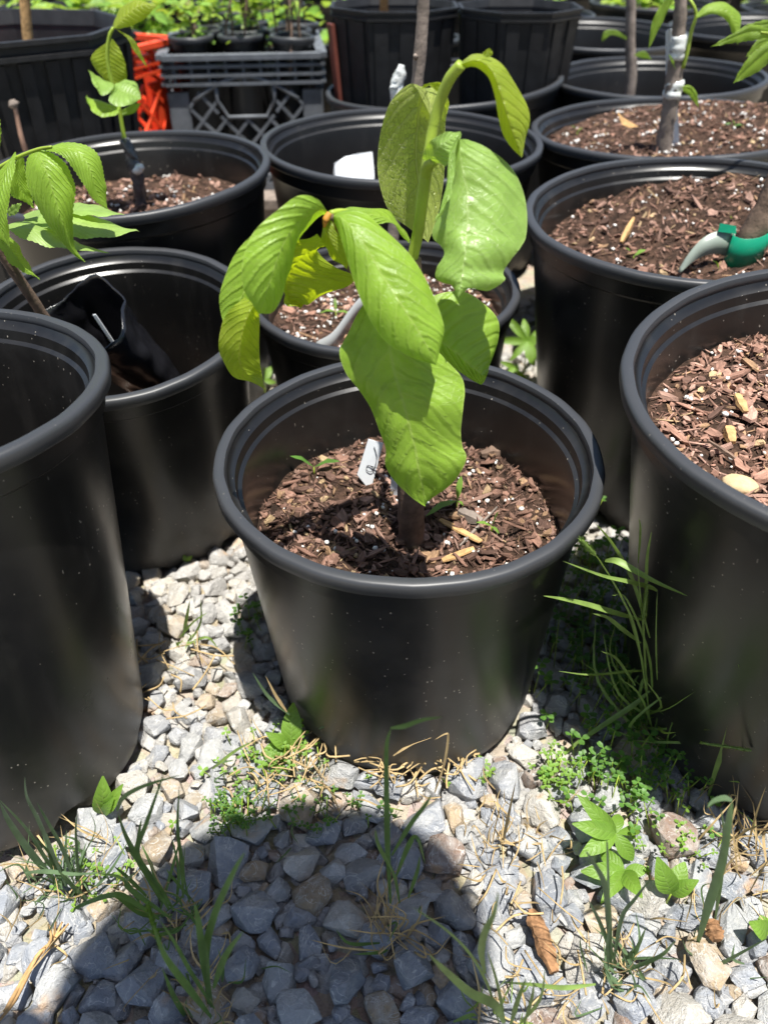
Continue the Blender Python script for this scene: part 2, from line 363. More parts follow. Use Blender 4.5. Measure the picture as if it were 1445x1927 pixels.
def make_pot(q, label, group=None, mat=None, seg=112, seed=0, dents=()):
    x, y, r, h, a, b, ov, oa, rb = q
    e = empty('nursery_pot', M=pot_matrix(q)); tag(e, label, 'plant pot', group)
    rng = random.Random(seed)
    holes = [k * math.pi / 4 + rng.random() * 0.2 for k in range(8)]
    def mod(rr, z, th):
        w_ = 1 + 0.0022 * math.sin(2 * th + seed) + 0.0016 * math.sin(3 * th + 1.3 * seed)
        for (dth, dz, dw, dd) in dents:
            k = math.exp(-((math.atan2(math.sin(th - dth), math.cos(th - dth)) / dw) ** 2) - ((z - dz) / 0.06) ** 2); w_ -= dd * k
        if z < 0.02:
            for hh in holes:
                d = abs(math.atan2(math.sin(th - hh), math.cos(th - hh)))
                if d < 0.13: z += 0.016 * math.cos(d / 0.13 * math.pi / 2); rr = rr
        return rr * w_, z
    mb = MB()
    n = 10; prof = [(rb - 0.020, 0.0), (rb - 0.010, 0.004), (rb - 0.003, 0.014), (rb, 0.030)]
    for i in range(1, n + 1):
        t = i / n; prof.append((rb + (r - 0.013 - rb) * t, 0.030 + (h - 0.036 - 0.030) * t))
    prof += [(r - 0.0085, h - 0.032), (r - 0.0075, h - 0.018), (r - 0.0065, h - 0.008)]
    prof += [(r - 0.0115, h - 0.008), (r - 0.0135, h - 0.012), (r - 0.0175, h - 0.0145), (r - 0.0190, h - 0.023), (r - 0.0225, h - 0.0255), (r - 0.0240, h - 0.034)]
    for i in range(1, n):
        t = i / n; prof.append((r - 0.0240 + (rb - 0.006 - r + 0.0240) * t, h - 0.034 + (0.03 - h + 0.034) * t))
    prof += [(rb - 0.006, 0.03), (rb - 0.02, 0.012), (0.0005, 0.012)]
    lathe(mb, prof, seg, False, mod); mb.build('pot_wall', mat or M_POT, e, True, 42)
    mb = MB()
    rp = [(r - 0.0072, h - 0.0140), (r - 0.0014, h - 0.0132), (r, h - 0.0118), (r, h - 0.0040), (r - 0.0008, h - 0.0014), (r - 0.0028, h - 0.0003), (r - 0.0072, h),
          (r - 0.0100, h - 0.0010), (r - 0.0110, h - 0.0040), (r - 0.0112, h - 0.0085), (r - 0.0080, h - 0.0115)]
    def mod2(rr, z, th):
        rr, z = mod(rr, max(z, 0.05), th)
        return rr + 0.0004 * math.sin(23 * th + seed) * math.sin(5 * th), z + 0.0007 * math.sin(2 * th + 2 * seed) + 0.0004 * math.sin(7 * th)
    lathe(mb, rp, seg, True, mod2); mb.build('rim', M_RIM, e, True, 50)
    return e

# ------------------------------------------------------------------ ground
def hidden_by_pot(p, skip=()):
    o = Vector((0, 0, HC)); d = p - o
    for i in range(6, 60):
        s = o + d * (i / 60)
        for k, q in POTS.items():
            if k in skip: continue
            if s.z < q[3] and math.hypot(s.x - q[0] - q[4] * s.z, s.y - q[1] - q[5] * s.z) < q[8] + (q[2] - q[8]) * s.z / q[3]: return True
    return False
def project(p):
    d = p - Vector((0, 0, HC)); dep = d.y * CP - d.z * SP
    return CX + FPX * d.x / dep, CY - FPX * (d.y * SP + d.z * CP) / dep, dep
mb = MB(); G = []
def gl(t): return 30 * math.copysign(abs(t) ** 3, t)
NG = 44
for j in range(NG + 1):
    for i in range(NG + 1):
        X, Y = gl(i / NG * 2 - 1), gl(j / NG * 2 - 1) + 0.8
        G.append((X, Y, 0.004 * noise.noise(Vector((X * 6, Y * 6, 0))) if abs(X) < 1.5 and abs(Y - .8) < 1.5 else 0.0))
mb.add(G, [(j * (NG + 1) + i, j * (NG + 1) + i + 1, (j + 1) * (NG + 1) + i + 1, (j + 1) * (NG + 1) + i) for j in range(NG) for i in range(NG)])
ground = tag(mb.build('ground', M_GROUND), kind='structure')

# gravel stones: angular hulls, chipped edges
def stone_mesh(seed, detail):
    rng = random.Random(seed); bm = bmesh.new()
    sx, sy, sz = 1.0, rng.uniform(0.62, 0.95), rng.uniform(0.48, 0.74)
    for k in range(rng.randint(13, 19)):
        v = Vector((rng.gauss(0, 1), rng.gauss(0, 1), rng.gauss(0, 1))).normalized()
        v = Vector((math.copysign(abs(v.x) ** 0.75, v.x), math.copysign(abs(v.y) ** 0.75, v.y), math.copysign(abs(v.z) ** 0.75, v.z))) * rng.uniform(0.72, 0.92)
        bm.verts.new((v.x * sx, v.y * sy, v.z * sz))
    bmesh.ops.convex_hull(bm, input=bm.verts)
    for v in [v for v in bm.verts if not v.link_faces]: bm.verts.remove(v)
    bmesh.ops.dissolve_limit(bm, angle_limit=R(14), verts=bm.verts, edges=bm.edges)
    bmesh.ops.bevel(bm, geom=list(bm.edges), offset=0.035, segments=2 if detail else 1, profile=0.6, affect='EDGES')
    bmesh.ops.triangulate(bm, faces=bm.faces)
    if detail:
        long_e = [e for e in bm.edges if e.calc_length() > 0.34]
        bmesh.ops.subdivide_edges(bm, edges=long_e, cuts=1); bmesh.ops.triangulate(bm, faces=bm.faces)
        for v in bm.verts:
            v.co *= 1 + 0.10 * noise.noise(v.co * 2.1 + Vector((seed, 0, 0))) + 0.05 * noise.noise(v.co * 6 + Vector((0, seed, 0)))
    m = bpy.data.meshes.new('stone'); bm.to_mesh(m); bm.free()
    m.polygons.foreach_set('use_smooth', [True] * len(m.polygons)); m.set_sharp_from_angle(angle=R(24))
    return m
PROTO = [stone_mesh(i, True) for i in range(26)]
for m_ in PROTO: m_.materials.append(M_STONE_O)
LOWP = [stone_mesh(100 + i, False) for i in range(14)]
LOWD = [([v.co.copy() for v in m_.vertices], [tuple(p.vertices) for p in m_.polygons]) for m_ in LOWP]
rng = random.Random(21)
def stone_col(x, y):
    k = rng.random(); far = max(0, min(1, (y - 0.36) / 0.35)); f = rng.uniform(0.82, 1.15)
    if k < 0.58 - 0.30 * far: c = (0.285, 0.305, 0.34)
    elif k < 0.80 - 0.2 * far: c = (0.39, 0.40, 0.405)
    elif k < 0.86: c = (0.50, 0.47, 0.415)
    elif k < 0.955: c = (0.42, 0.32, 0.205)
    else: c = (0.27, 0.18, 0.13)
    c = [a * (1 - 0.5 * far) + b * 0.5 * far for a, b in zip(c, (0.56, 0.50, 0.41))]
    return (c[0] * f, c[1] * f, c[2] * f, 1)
cells = {}; stones = []
def near_ok(x, y, r, k):
    cx, cy = int(x // 0.06), int(y // 0.06)
    for i in range(cx - 1, cx + 2):
        for j in range(cy - 1, cy + 2):
            for (a, b, c) in cells.get((i, j), ()):
                if math.hypot(x - a, y - b) < (r + c) * k: return False
    return True
def on_foot(x, y, m=0.0):
    return any(math.hypot(x - q[0], y - q[1]) < q[8] + m for q in POTS.values())
for (rlo, rhi, tries, k) in ((0.0175, 0.0225, 6000, 0.84), (0.0135, 0.0175, 20000, 0.78), (0.010, 0.0135, 36000, 0.74), (0.006, 0.010, 46000, 0.72)):
    for _ in range(tries):
        x, y = rng.uniform(-0.85, 0.85), rng.uniform(-0.12, 1.55)
        sc = 1.0 if y < 0.45 else 0.86
        r = rng.uniform(rlo, rhi) * sc
        if on_foot(x, y, r * 0.55): continue
        if near_ok(x, y, r, k):
            cells.setdefault((int(x // 0.06), int(y // 0.06)), []).append((x, y, r)); stones.append((x, y, r))
vis = []
for s_ in stones:
    p = Vector((s_[0], s_[1], 0.015)); px, py, dep = project(p)
    ok = -40 < px < 1485 and 900 < py < 1990 and not hidden_by_pot(p)
    vis.append((s_[2] / dep if ok else 0, s_))
vis.sort(key=lambda t: -t[0])
mass = MB()
def euler_m(rng, tilt): return Matrix.Rotation(rng.uniform(0, 6.283), 4, 'Z') @ Matrix.Rotation(rng.gauss(0, tilt), 4, 'X') @ Matrix.Rotation(rng.gauss(0, tilt), 4, 'Y') @ Matrix.Rotation(rng.uniform(0, 6.283), 4, 'Z')
for i, (sv, (x, y, r)) in enumerate(vis):
    z = r * rng.uniform(0.30, 0.62) + 0.004
    M = Matrix.Translation((x, y, z)) @ euler_m(rng, 0.30) @ Matrix.Scale(r * 1.30, 4)
    if i < 300 and sv > 0:
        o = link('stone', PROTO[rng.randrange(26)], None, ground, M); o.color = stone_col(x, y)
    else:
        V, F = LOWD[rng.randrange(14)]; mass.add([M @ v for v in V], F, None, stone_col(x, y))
for _ in range(10500):                                        # an under-layer that fills the gaps
    x, y = rng.uniform(-0.85, 0.85), rng.uniform(-0.12, 1.55); r = rng.uniform(0.007, 0.018)
    if on_foot(x, y, 0.0): continue
    V, F = LOWD[rng.randrange(14)]; M = Matrix.Translation((x, y, rng.uniform(-0.002, 0.006))) @ euler_m(rng, 0.5) @ Matrix.Scale(r, 4)
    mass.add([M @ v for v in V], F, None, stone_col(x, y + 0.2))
tag(mass.build('gravel', M_STONE_T, ground, True, 24), kind='stuff')

# ------------------------------------------------------------------ pots
big = 'large round black nursery pots'
pot = {}
pot['P0'] = make_pot(POTS['P0'], 'black plastic pot holding the broad-leaved sapling, alone in front on the gravel', seed=3)
pot['R1'] = make_pot(POTS['R1'], 'large black pot filled with bark chips and one round tan stone, dented side', seed=5, dents=((R(250), 0.14, 0.10, 0.03),))
pot['R2'] = make_pot(POTS['R2'], 'large black pot whose trunk wears a green tag', seed=8)
pot['R3'] = make_pot(POTS['R3'], 'large black pot with a taped grafted trunk and white tag', seed=11)
pot['R4'] = make_pot(POTS['R4'], 'large black pot with one thin bare trunk and little soil showing', seed=14, mat=M_POT_FAR)
pot['L1'] = make_pot(POTS['L1'], 'large empty-looking black pot with dusty speckled wall and notched foot', seed=17)
pot['L2'] = make_pot(POTS['L2'], 'black pot with a crumpled black plastic sleeve lying inside', seed=20)
pot['A'] = make_pot(POTS['A'], 'large black pot holding a small grafted seedling in front of the red crate', seed=23)
pot['B'] = make_pot(POTS['B'], 'large deep black pot with a rounded white tag inside', seed=26, mat=M_POT_FAR)
pot['C'] = make_pot(POTS['C'], 'small black pot with a clear curved tag right behind the broad-leaved sapling', seed=29)

# ------------------------------------------------------------------ potting soil with bark chips and perlite
def chip_mesh(seed):
    rng = random.Random(seed); bm = bmesh.new(); n = rng.randint(6, 9); asp = rng.uniform(0.35, 0.85); top = []; bot = []
    for k in range(n):
        th = 2 * math.pi * k / n + rng.uniform(-0.25, 0.25); rr = rng.uniform(0.6, 1.05)
        x, y = math.cos(th) * rr, math.sin(th) * rr * asp; cv = 0.16 * x * x - 0.1 * y
        top.append(bm.verts.new((x * 0.92, y * 0.9, 0.13 + cv + rng.uniform(-.05, .05)))); bot.append(bm.verts.new((x, y, -0.13 + cv)))
    c1 = bm.verts.new((rng.uniform(-.2, .2), 0, 0.17)); c0 = bm.verts.new((0, 0, -0.13))
    for k in range(n):
        j = (k + 1) % n; bm.faces.new((top[k], top[j], c1)); bm.faces.new((bot[j], bot[k], c0)); bm.faces.new((bot[k], bot[j], top[j], top[k]))
    m = bpy.data.meshes.new('bark_chip'); bm.to_mesh(m); bm.free(); m.materials.append(M_CHIP_O); return m
CHIPS = [chip_mesh(i) for i in range(22)]
CHD = [([v.co.copy() for v in m_.vertices], [tuple(p.vertices) for p in m_.polygons]) for m_ in CHIPS]
bm = bmesh.new(); bmesh.ops.create_icosphere(bm, subdivisions=1, radius=1); ICO = ([v.co.copy() for v in bm.verts], [tuple(v.index for v in f.verts) for f in bm.faces]); bm.free()
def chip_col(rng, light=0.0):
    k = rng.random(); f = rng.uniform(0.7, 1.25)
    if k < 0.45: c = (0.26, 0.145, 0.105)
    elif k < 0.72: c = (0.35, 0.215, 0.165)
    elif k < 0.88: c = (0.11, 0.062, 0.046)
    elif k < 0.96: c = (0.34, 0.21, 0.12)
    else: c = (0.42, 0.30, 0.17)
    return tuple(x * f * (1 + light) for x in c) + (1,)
def make_soil(key, label, z0, slope, nchip, nmass, nperl, ncrumb, seed, lo=0.0045, hi=0.013, light=0.0, lump=0.006, bowl=0.0):
    q = POTS[key]; Mx = pot_matrix(q, False); rng = random.Random(seed)
    def zs(x, y):
        rr = math.hypot(x, y) / q[2]
        return z0 + slope[0] * x + slope[1] * y + lump * noise.noise(Vector((x * 22 + seed, y * 22, 0))) + 0.5 * lump * noise.noise(Vector((x * 60, y * 60, seed))) - bowl * rr * rr
    mb = MB(); nr, na = 22, 72; V = [(0, 0, zs(0, 0))]; F = []
    for i in range(1, nr + 1):
        for k in range(na):
            th = 2 * math.pi * k / na; x, y = math.cos(th), math.sin(th); rw = wall_r(q, z0 + (slope[0] * x + slope[1] * y) * q[2] * .85) + 0.002
            V.append((x * rw * i / nr, y * rw * i / nr, zs(x * rw * i / nr, y * rw * i / nr)))
    for k in range(na): F.append((0, 1 + k, 1 + (k + 1) % na))
    for i in range(nr - 1):
        for k in range(na):
            a = 1 + i * na + k; b = 1 + i * na + (k + 1) % na; F.append((a, a + na, b + na, b))
    mb.add(V, F); e = link('potting_soil', mb.mesh('potting_soil'), M_SOIL); e.matrix_world = Mx; tag(e, label, 'soil')
    def spot(m=0.0):
        rr = (wall_r(q, z0) - m) * math.sqrt(rng.random()); th = rng.uniform(0, 6.283); x, y = rr * math.cos(th), rr * math.sin(th); return x, y, zs(x, y)
    for i in range(nchip):
        s = rng.uniform(lo, hi) * (1.35 if rng.random() < 0.12 else 1); x, y, z = spot(s)
        M = Matrix.Translation((x, y, z + s * rng.uniform(0.02, 0.22) + 0.0015)) @ euler_m(rng, 0.33) @ (Matrix.Scale(s, 4) if rng.random() < 0.55 else Matrix.Diagonal((s * 1.7, s * .42, s * .6, 1)))
        o = link('bark_chip', CHIPS[rng.randrange(22)], None, e, M); o.color = chip_col(rng, light)
    mm = MB()
    for i in range(nmass):
        s = rng.uniform(lo * 0.45, lo * 1.6); x, y, z = spot(s)
        M = Matrix.Translation((x, y, z + rng.uniform(0, s * 0.5))) @ euler_m(rng, 0.6) @ (Matrix.Scale(s, 4) if rng.random() < 0.6 else Matrix.Diagonal((s * 2.2, s * .35, s * .4, 1)))
        V_, F_ = CHD[rng.randrange(22)]; mm.add([M @ v for v in V_], F_, None, chip_col(rng, light))
    for i in range(ncrumb):
        s = rng.uniform(0.0007, 0.0022); x, y, z = spot(s); M = Matrix.Translation((x, y, z + s * 0.4)) @ euler_m(rng, 1) @ Matrix.Diagonal((s * 1.6, s, s * 0.8, 1))
        V_, F_ = CHD[rng.randrange(22)]; mm.add([M @ v for v in V_], F_, None, tuple(c * 0.5 for c in chip_col(rng))[:3] + (1,))
    tag(mm.build('bark_mulch', M_CHIP_T, e, False), kind='stuff')
    pm = MB()
    for i in range(nperl):
        cx_, cy_, cz = spot(0.006); k = rng.choice((1, 1, 1, 2, 3, 4))
        for j in range(k):
            s = rng.choice((0.0008, 0.0010, 0.0014, 0.0018, 0.0026)) * rng.uniform(0.85, 1.15); M = Matrix.Translation((cx_ + rng.gauss(0, 0.004) * (k > 1), cy_ + rng.gauss(0, 0.004) * (k > 1), cz + s * 0.9 + 0.001)) @ euler_m(rng, 1) @ Matrix.Diagonal((s * 1.15, s, s * 0.85, 1))
            pm.add([M @ (v * rng.uniform(0.85, 1.1)) for v in ICO[0]], ICO[1])
    tag(pm.build('perlite', M_PERLITE, e), kind='stuff')
    return e, zs, Mx
soil = {}
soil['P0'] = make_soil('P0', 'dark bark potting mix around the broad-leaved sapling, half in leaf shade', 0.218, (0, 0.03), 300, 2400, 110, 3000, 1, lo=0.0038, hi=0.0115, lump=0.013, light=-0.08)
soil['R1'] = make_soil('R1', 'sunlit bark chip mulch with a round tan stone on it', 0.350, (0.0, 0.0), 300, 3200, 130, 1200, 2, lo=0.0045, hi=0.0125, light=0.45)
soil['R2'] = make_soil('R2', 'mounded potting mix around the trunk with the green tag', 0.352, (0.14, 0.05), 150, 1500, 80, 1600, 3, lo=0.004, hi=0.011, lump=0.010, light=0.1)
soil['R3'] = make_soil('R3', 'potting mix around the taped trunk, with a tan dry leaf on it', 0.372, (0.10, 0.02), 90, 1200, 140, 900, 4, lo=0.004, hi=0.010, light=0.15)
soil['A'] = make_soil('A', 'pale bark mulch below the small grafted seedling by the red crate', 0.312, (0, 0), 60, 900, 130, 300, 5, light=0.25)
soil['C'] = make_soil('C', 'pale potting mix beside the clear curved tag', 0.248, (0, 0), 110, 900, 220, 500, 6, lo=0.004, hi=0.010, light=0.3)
for k_, z_, lb in (('L1', 0.10, 'soil deep at the bottom of the empty-looking pot'), ('L2', 0.09, 'soil below the crumpled black sleeve'), ('B', 0.24, 'soil low in the deep pot with the rounded white tag'), ('R4', 0.29, 'soil low around the thin bare trunk')):
    soil[k_] = make_soil(k_, lb, z_, (0, 0), 0, 500, 60, 0, 40 + len(soil))
# ------------------------------------------------------------------ leaves traced as left edge / midrib / right edge, each with its own distance
CAMP = Vector((0, 0, HC))
def leaf_patch(mb, st, Y, dl=0.0, dr=0.0, bulge=0.10, quilt=0.0007, nlat=9, wav=0.0008, sub=6, na=9, v0=0.0, v1=1.0, seed=0, wob=0.0, serr=0.0):
    n = len(st)
    def yy(i):
        if isinstance(Y, (list, tuple)):
            t = i / (n - 1) * (len(Y) - 1); k = min(int(t), len(Y) - 2); return Y[k] + (Y[k + 1] - Y[k]) * (t - k)
        return Y
    Ls, Ms, Rs = [], [], []
    for i, s in enumerate(st):
        y = yy(i); fade = math.sin(math.pi * min(1, max(0.0, (i + 0.3) / (n - 0.4)))) ** 0.5 if n > 2 else 1
        if len(s) == 2: s = (s, s, s); fade = 0
        L, M, Rr = s if len(s) == 3 else (s[0], s[1], s[2])
        Ms.append(at(*M[:2], y)); Ls.append(at(*L[:2], y + dl * fade)); Rs.append(at(*Rr[:2], y + dr * fade))
    Ls, Ms, Rs = (catmull(x, sub) for x in (Ls, Ms, Rs)); N = len(Ms)
    V = []; U = []; S = [k / na - 1 for k in range(na)] + [0] + [(k + 1) / na for k in range(na)]
    for i in range(N):
        t = i / (N - 1); v = v0 + (v1 - v0) * t
        tg = Ms[min(i + 1, N - 1)] - Ms[max(i - 1, 0)]; ac = Rs[i] - Ls[i]; nn = tg.cross(ac)
        nn = nn.normalized() if nn.length > 1e-12 else Vector((0, -1, 0))
        if nn.dot(CAMP - Ms[i]) < 0: nn = -nn
        wd = ac.length * 0.5
        for s in S:
            a = abs(s); E = Ls[i] if s < 0 else Rs[i]; p = Ms[i].lerp(E, a)
            ph = v * nlat - (a ** 1.35) * 0.23 * nlat + (0.37 if s > 0 else 0)
            q = quilt * (min(1.0, abs(math.sin(math.pi * ph)) * 1.5) - 0.6) * min(1, a * 4) * (1 - a ** 6) * min(1, wd / 0.02)
            d = bulge * wd * 4 * a * (1 - a) + q + wav * a * a * math.sin(6.283 * (v * 3.2 + seed) + (2 if s > 0 else 0)) + wob * noise.noise(p * 45 + Vector((seed, 0, 0)))
            if serr and a == 1:
                p = p + (p - Ms[i]).normalized() * serr * (1 if i % 2 else -0.6) if (p - Ms[i]).length > 1e-6 else p
            V.append(p + nn * d); U.append((0.5 + 0.5 * s, v))
    c = len(S); F = []
    for i in range(N - 1):
        for k in range(c - 1): F.append((i * c + k, i * c + k + 1, (i + 1) * c + k + 1, (i + 1) * c + k))
    mb.add(V, F, U)
def leaf(parent, mat, patches, name='leaf', label=None, **kw):
    mb = MB()
    for (st, Y, opt) in patches: leaf_patch(mb, st, Y, **{**kw, **opt})
    inv = wmat(parent).inverted(); mb.v = [tuple(inv @ Vector(v)) for v in mb.v]
    o = mb.build(name, mat, parent)
    if label: o['label'] = label
    return o
def stem(parent, mat, pts, radii, name='stem', seg=10, n=5, wob=0.0):
    mb = MB(); tube(mb, to_local(parent, pts), radii, seg, n, True, wob); return mb.build(name, mat, parent)

# ------------------------------------------------------------------ the broad-leaved sapling
base = atz(775, 1012, 0.222)
YS = base.y
pw = tag(empty('pawpaw_sapling', base), 'young sapling with large drooping bright green leaves in the front pot', 'sapling')
stem(pw, M_STEM_B, [base - Vector((0, 0, .02)), at(773, 960, YS), at(768, 860, YS), at(770, 700, YS), at(773, 590, YS), at(776, 486, YS)], [.0125, .0118, .0105, .0095, .0085, .0062], 'trunk', 14, 6, 0.12)
stem(pw, M_STEM_G, [at(774, 494, YS), at(786, 440, YS - .002), at(795, 370, YS - .004), at(801, 325, YS - .006), at(808, 280, YS - .004), at(817, 232, YS), at(828, 190, YS), at(846, 148, YS - .004), at(868, 121, YS - .008)],
     [.0042, .0040, .0042, .0040, .0036, .0038, .0036, .0036, .0034], 'shoot', 12, 6)
stem(pw, M_STEM_G, [at(801, 330, YS - .006), at(805, 312, YS - .010), at(818, 302, YS - .016)], [.0040, .0040, .0034], 'petiole')
stem(pw, M_STEM_B, [at(771, 600, YS), at(720, 545, YS - .012), at(664, 505, YS - .026), at(636, 440, YS - .036), at(620, 402, YS - .042)], [.0055, .0048, .0038, .0030, .0026], 'side_branch', 10, 6, 0.1)
stem(pw, M_BUD, [at(620, 401, YS - .046), at(613, 414, YS - .048), at(610, 428, YS - .048)], [.0018, .0024, .0006], 'bud', 8)
stem(pw, M_STEM_G, [at(660, 400, YS - .03), at(640, 398, YS - .036), at(622, 402, YS - .042)], [.0018, .0019, .002], 'petiole')
O = {}
JY = YS - .042
# hanging front leaf
leaf(pw, M_LEAF, [([((688, 572), (694, 560), (712, 556)), ((653, 627), (710, 603), (775, 600)), ((638, 662), (731, 648), (828, 665)), ((652, 703), (743, 705), (866, 706)), ((676, 735), (752, 738), (874, 733)), ((695, 768), (761, 771), (872, 762)), ((713, 806), (773, 816), (867, 812)), ((726, 843), (781, 848), (870, 842)), ((725, 880), (788, 885), (877, 862)), ((748, 910), (796, 920), (852, 906)), (800, 950)],
     [YS - .040, YS - .058, YS - .070, YS - .080, YS - .087, YS - .091, YS - .093, YS - .093], dict(dl=.012, dr=.004, bulge=.09, quilt=.0020, wav=.0026, seed=.2, wob=.0030))], 'leaf', 'broad hanging leaf with a sharp shadow across it')
# long front leaf
leaf(pw, M_LEAF, [([((624, 410), (627, 405), (632, 400)), ((636, 434), (646, 413), (680, 398)), ((648, 470), (680, 452), (722, 430)), ((668, 535), (719, 518), (776, 486)), ((694, 598), (755, 573), (813, 549)), ((728, 645), (786, 622), (833, 606)), ((772, 671), (806, 657), (834, 636)), (820, 688)],
     [JY, JY - .010, JY - .022, JY - .033, JY - .043, JY - .049, JY - .052, JY - .052], dict(dl=.004, dr=.014, bulge=.16, quilt=.0013, wav=.0012, seed=.6))])
# arched left leaf
leaf(pw, M_LEAF, [([((620, 400), (619, 404), (619, 407)), ((597, 374), (603, 397), (606, 404)), ((562, 370), (578, 407), (584, 421)), ((524, 392), (556, 424), (569, 440)), ((490, 423), (540, 446), (557, 465)), ((467, 459), (527, 474), (549, 495)), ((454, 502), (515, 508), (541, 523)), ((459, 543), (503, 545), (533, 556)), ((474, 570), (494, 574), (512, 586)), (487, 591)],
     [JY, JY - .004, JY - .010, JY - .018, JY - .026, JY - .032, JY - .036, JY - .036, JY - .034], dict(dl=-.004, dr=.020, bulge=.12, quilt=.0014, nlat=11, seed=.1))])
# yellow-lit lower left leaf
leaf(pw, M_LEAF_YOUNG, [([((462, 560), (478, 572), (486, 583)), ((429, 586), (462, 605), (489, 598)), ((412, 640), (452, 645), (488, 636)), ((420, 682), (452, 685), (489, 676)), ((447, 711), (468, 708), (493, 706)), (499, 734)],
     [JY - .020, JY - .026, JY - .026, JY - .022, JY - .018], dict(dl=.012, dr=.016, bulge=.06, quilt=.0014, wav=.002, seed=.8, wob=.002))])
# leaf behind it
leaf(pw, M_LEAF, [([((566, 418), (572, 424), (576, 432)), ((515, 424), (530, 450), (548, 474)), ((471, 446), (500, 480), (530, 520)), ((438, 486), (474, 520), (512, 556)), ((416, 545), (452, 565), (490, 586)), ((414, 582), (438, 596), (462, 606)), (423, 614)], [JY + .004, JY, JY - .006, JY - .010, JY - .012], dict(bulge=.05, dl=.004))])
# folded leaf seen from below behind the junction
leaf(pw, M_LEAF_YOUNG, [([((597, 440), (606, 450), (612, 458)), ((556, 452), (575, 478), (600, 478)), ((540, 482), (552, 503), (640, 505)), ((534, 520), (541, 530), (668, 529)), ((533, 552), (543, 556), (612, 552)), ((538, 568), (552, 572), (578, 574)), (566, 580)], [JY + .006, JY + .012, JY + .018, JY + .020, JY + .016, JY + .010], dict(dl=-.012, dr=.016, bulge=.05, wav=.002, quilt=.001))])
# leaf on the main shoot reaching left behind the long leaf
leaf(pw, M_LEAF, [([((769, 446), (771, 453), (768, 459)), ((754, 426), (756, 434), (752, 436)), ((737, 402), (735, 414), (733, 420)), ((708, 391), (704, 404), (702, 421)), ((668, 391), (666, 406), (664, 424)), ((640, 396), (640, 408), (640, 420)), (612, 424)], [YS - .002, YS - .006, YS - .014, YS - .022, YS - .030, YS - .034], dict(dl=.020, dr=-.004, bulge=.05))])
# small new leaf hanging from the junction
leaf(pw, M_LEAF_YOUNG, [([((616, 411), (618, 412), (621, 412)), ((605, 436), (615, 430), (630, 428)), ((611, 464), (625, 458), (646, 458)), ((630, 490), (642, 486), (657, 485)), (654, 506)], [JY - .002, JY - .006, JY - .008, JY - .006], dict(dl=.010, bulge=.03))])
# big leaf hanging behind the shoot, underside to the viewer
leaf(pw, M_LEAF_UNDER, [([((808, 214), (811, 221), (815, 214)), ((797, 192), (808, 190), (828, 180)), ((776, 160), (800, 166), (832, 166)), ((738, 186), (790, 200), (845, 192)), ((718, 240), (785, 248), (838, 232)), ((710, 302), (783, 297), (837, 300)), ((715, 350), (789, 350), (834, 345)), ((734, 400), (796, 395), (827, 390)), ((768, 428), (803, 428), (816, 428)), (806, 456)],
     [YS - .002, YS + .012, YS + .026, YS + .032, YS + .036, YS + .038, YS + .038, YS + .036, YS + .032, YS + .028], dict(dl=.012, dr=.010, bulge=-.05, quilt=.0012, nlat=10, wav=.001))], 'leaf', 'large leaf showing its veined pale underside')
# big pale right leaf with a curled base
leaf(pw, M_LEAF_PALE, [([((860, 250), (866, 262), (880, 262)), ((852, 285), (866, 290), (914, 277)), ((846, 318), (870, 322), (960, 315)), ((838, 362), (878, 362), (984, 360)), ((824, 408), (879, 402), (992, 402)), ((813, 437), (877, 440), (989, 446)), ((826, 457), (876, 458), (978, 468)), ((836, 478), (874, 480), (964, 485)), ((822, 503), (871, 505), (947, 512)), ((820, 524), (868, 524), (949, 528)), ((838, 534), (866, 538), (916, 548)), ((851, 538), (864, 548), (890, 537)), (862, 562)],
     [YS - .022, YS - .026, YS - .034, YS - .044, YS - .054, YS - .062, YS - .066, YS - .070, YS - .072, YS - .074], dict(dl=.014, dr=.010, bulge=.13, quilt=.0013, wav=.0016, seed=.35, wob=.0018)),
    ([((795, 298), (806, 308), (820, 304)), ((800, 280), (815, 292), (838, 313)), ((816, 260), (828, 275), (845, 300)), ((843, 248), (846, 262), (853, 280)), ((866, 249), (867, 253), (867, 258))], [YS - .014, YS - .020, YS - .026, YS - .026, YS - .024], dict(dl=.004, dr=-.004, bulge=-.08)),
    ([((866, 250), (867, 251), (868, 252)), ((848, 280), (852, 282), (858, 274)), ((843, 310), (849, 312), (857, 308)), ((839, 352), (845, 350), (852, 343)), ((827, 400), (834, 396), (843, 375)), (813, 420)], [YS - .030, YS - .034, YS - .040, YS - .050, YS - .058], dict(bulge=.2, quilt=0))], 'leaf', 'widest leaf with glossy pale surface and curled base')
# top leaf arching over
leaf(pw, M_LEAF_YOUNG, [([((871, 114), (868, 121), (873, 129)), ((892, 102), (890, 114), (890, 125)), ((914, 103), (911, 119), (906, 133)), ((940, 118), (929, 140), (921, 150)), ((962, 145), (941, 175), (931, 181)), ((990, 195), (953, 213), (935, 211)), ((996, 230), (964, 247), (946, 251)), ((989, 262), (973, 272), (961, 277)), (981, 296)],
     [YS - .008, YS - .012, YS - .018, YS - .024, YS - .028, YS - .030, YS - .030, YS - .028], dict(dl=.014, dr=.010, bulge=.06, quilt=.0009, nlat=14))], 'leaf', 'young yellow-green leaf arching over at the very top')
leaf(pw, M_LEAF_YOUNG, [([((912, 107), (915, 108), (918, 108)), ((908, 100), (914, 100), (927, 101)), (921, 90)], YS - .012, dict(bulge=.1, quilt=0))], 'leaf')
leaf(pw, M_LEAF_YOUNG, [([((826, 176), (828, 178), (829, 176)), ((812, 164), (818, 166), (832, 164)), ((800, 158), (808, 156), (824, 154)), (792, 168)], YS + .02, dict(bulge=.1, quilt=0))], 'leaf')
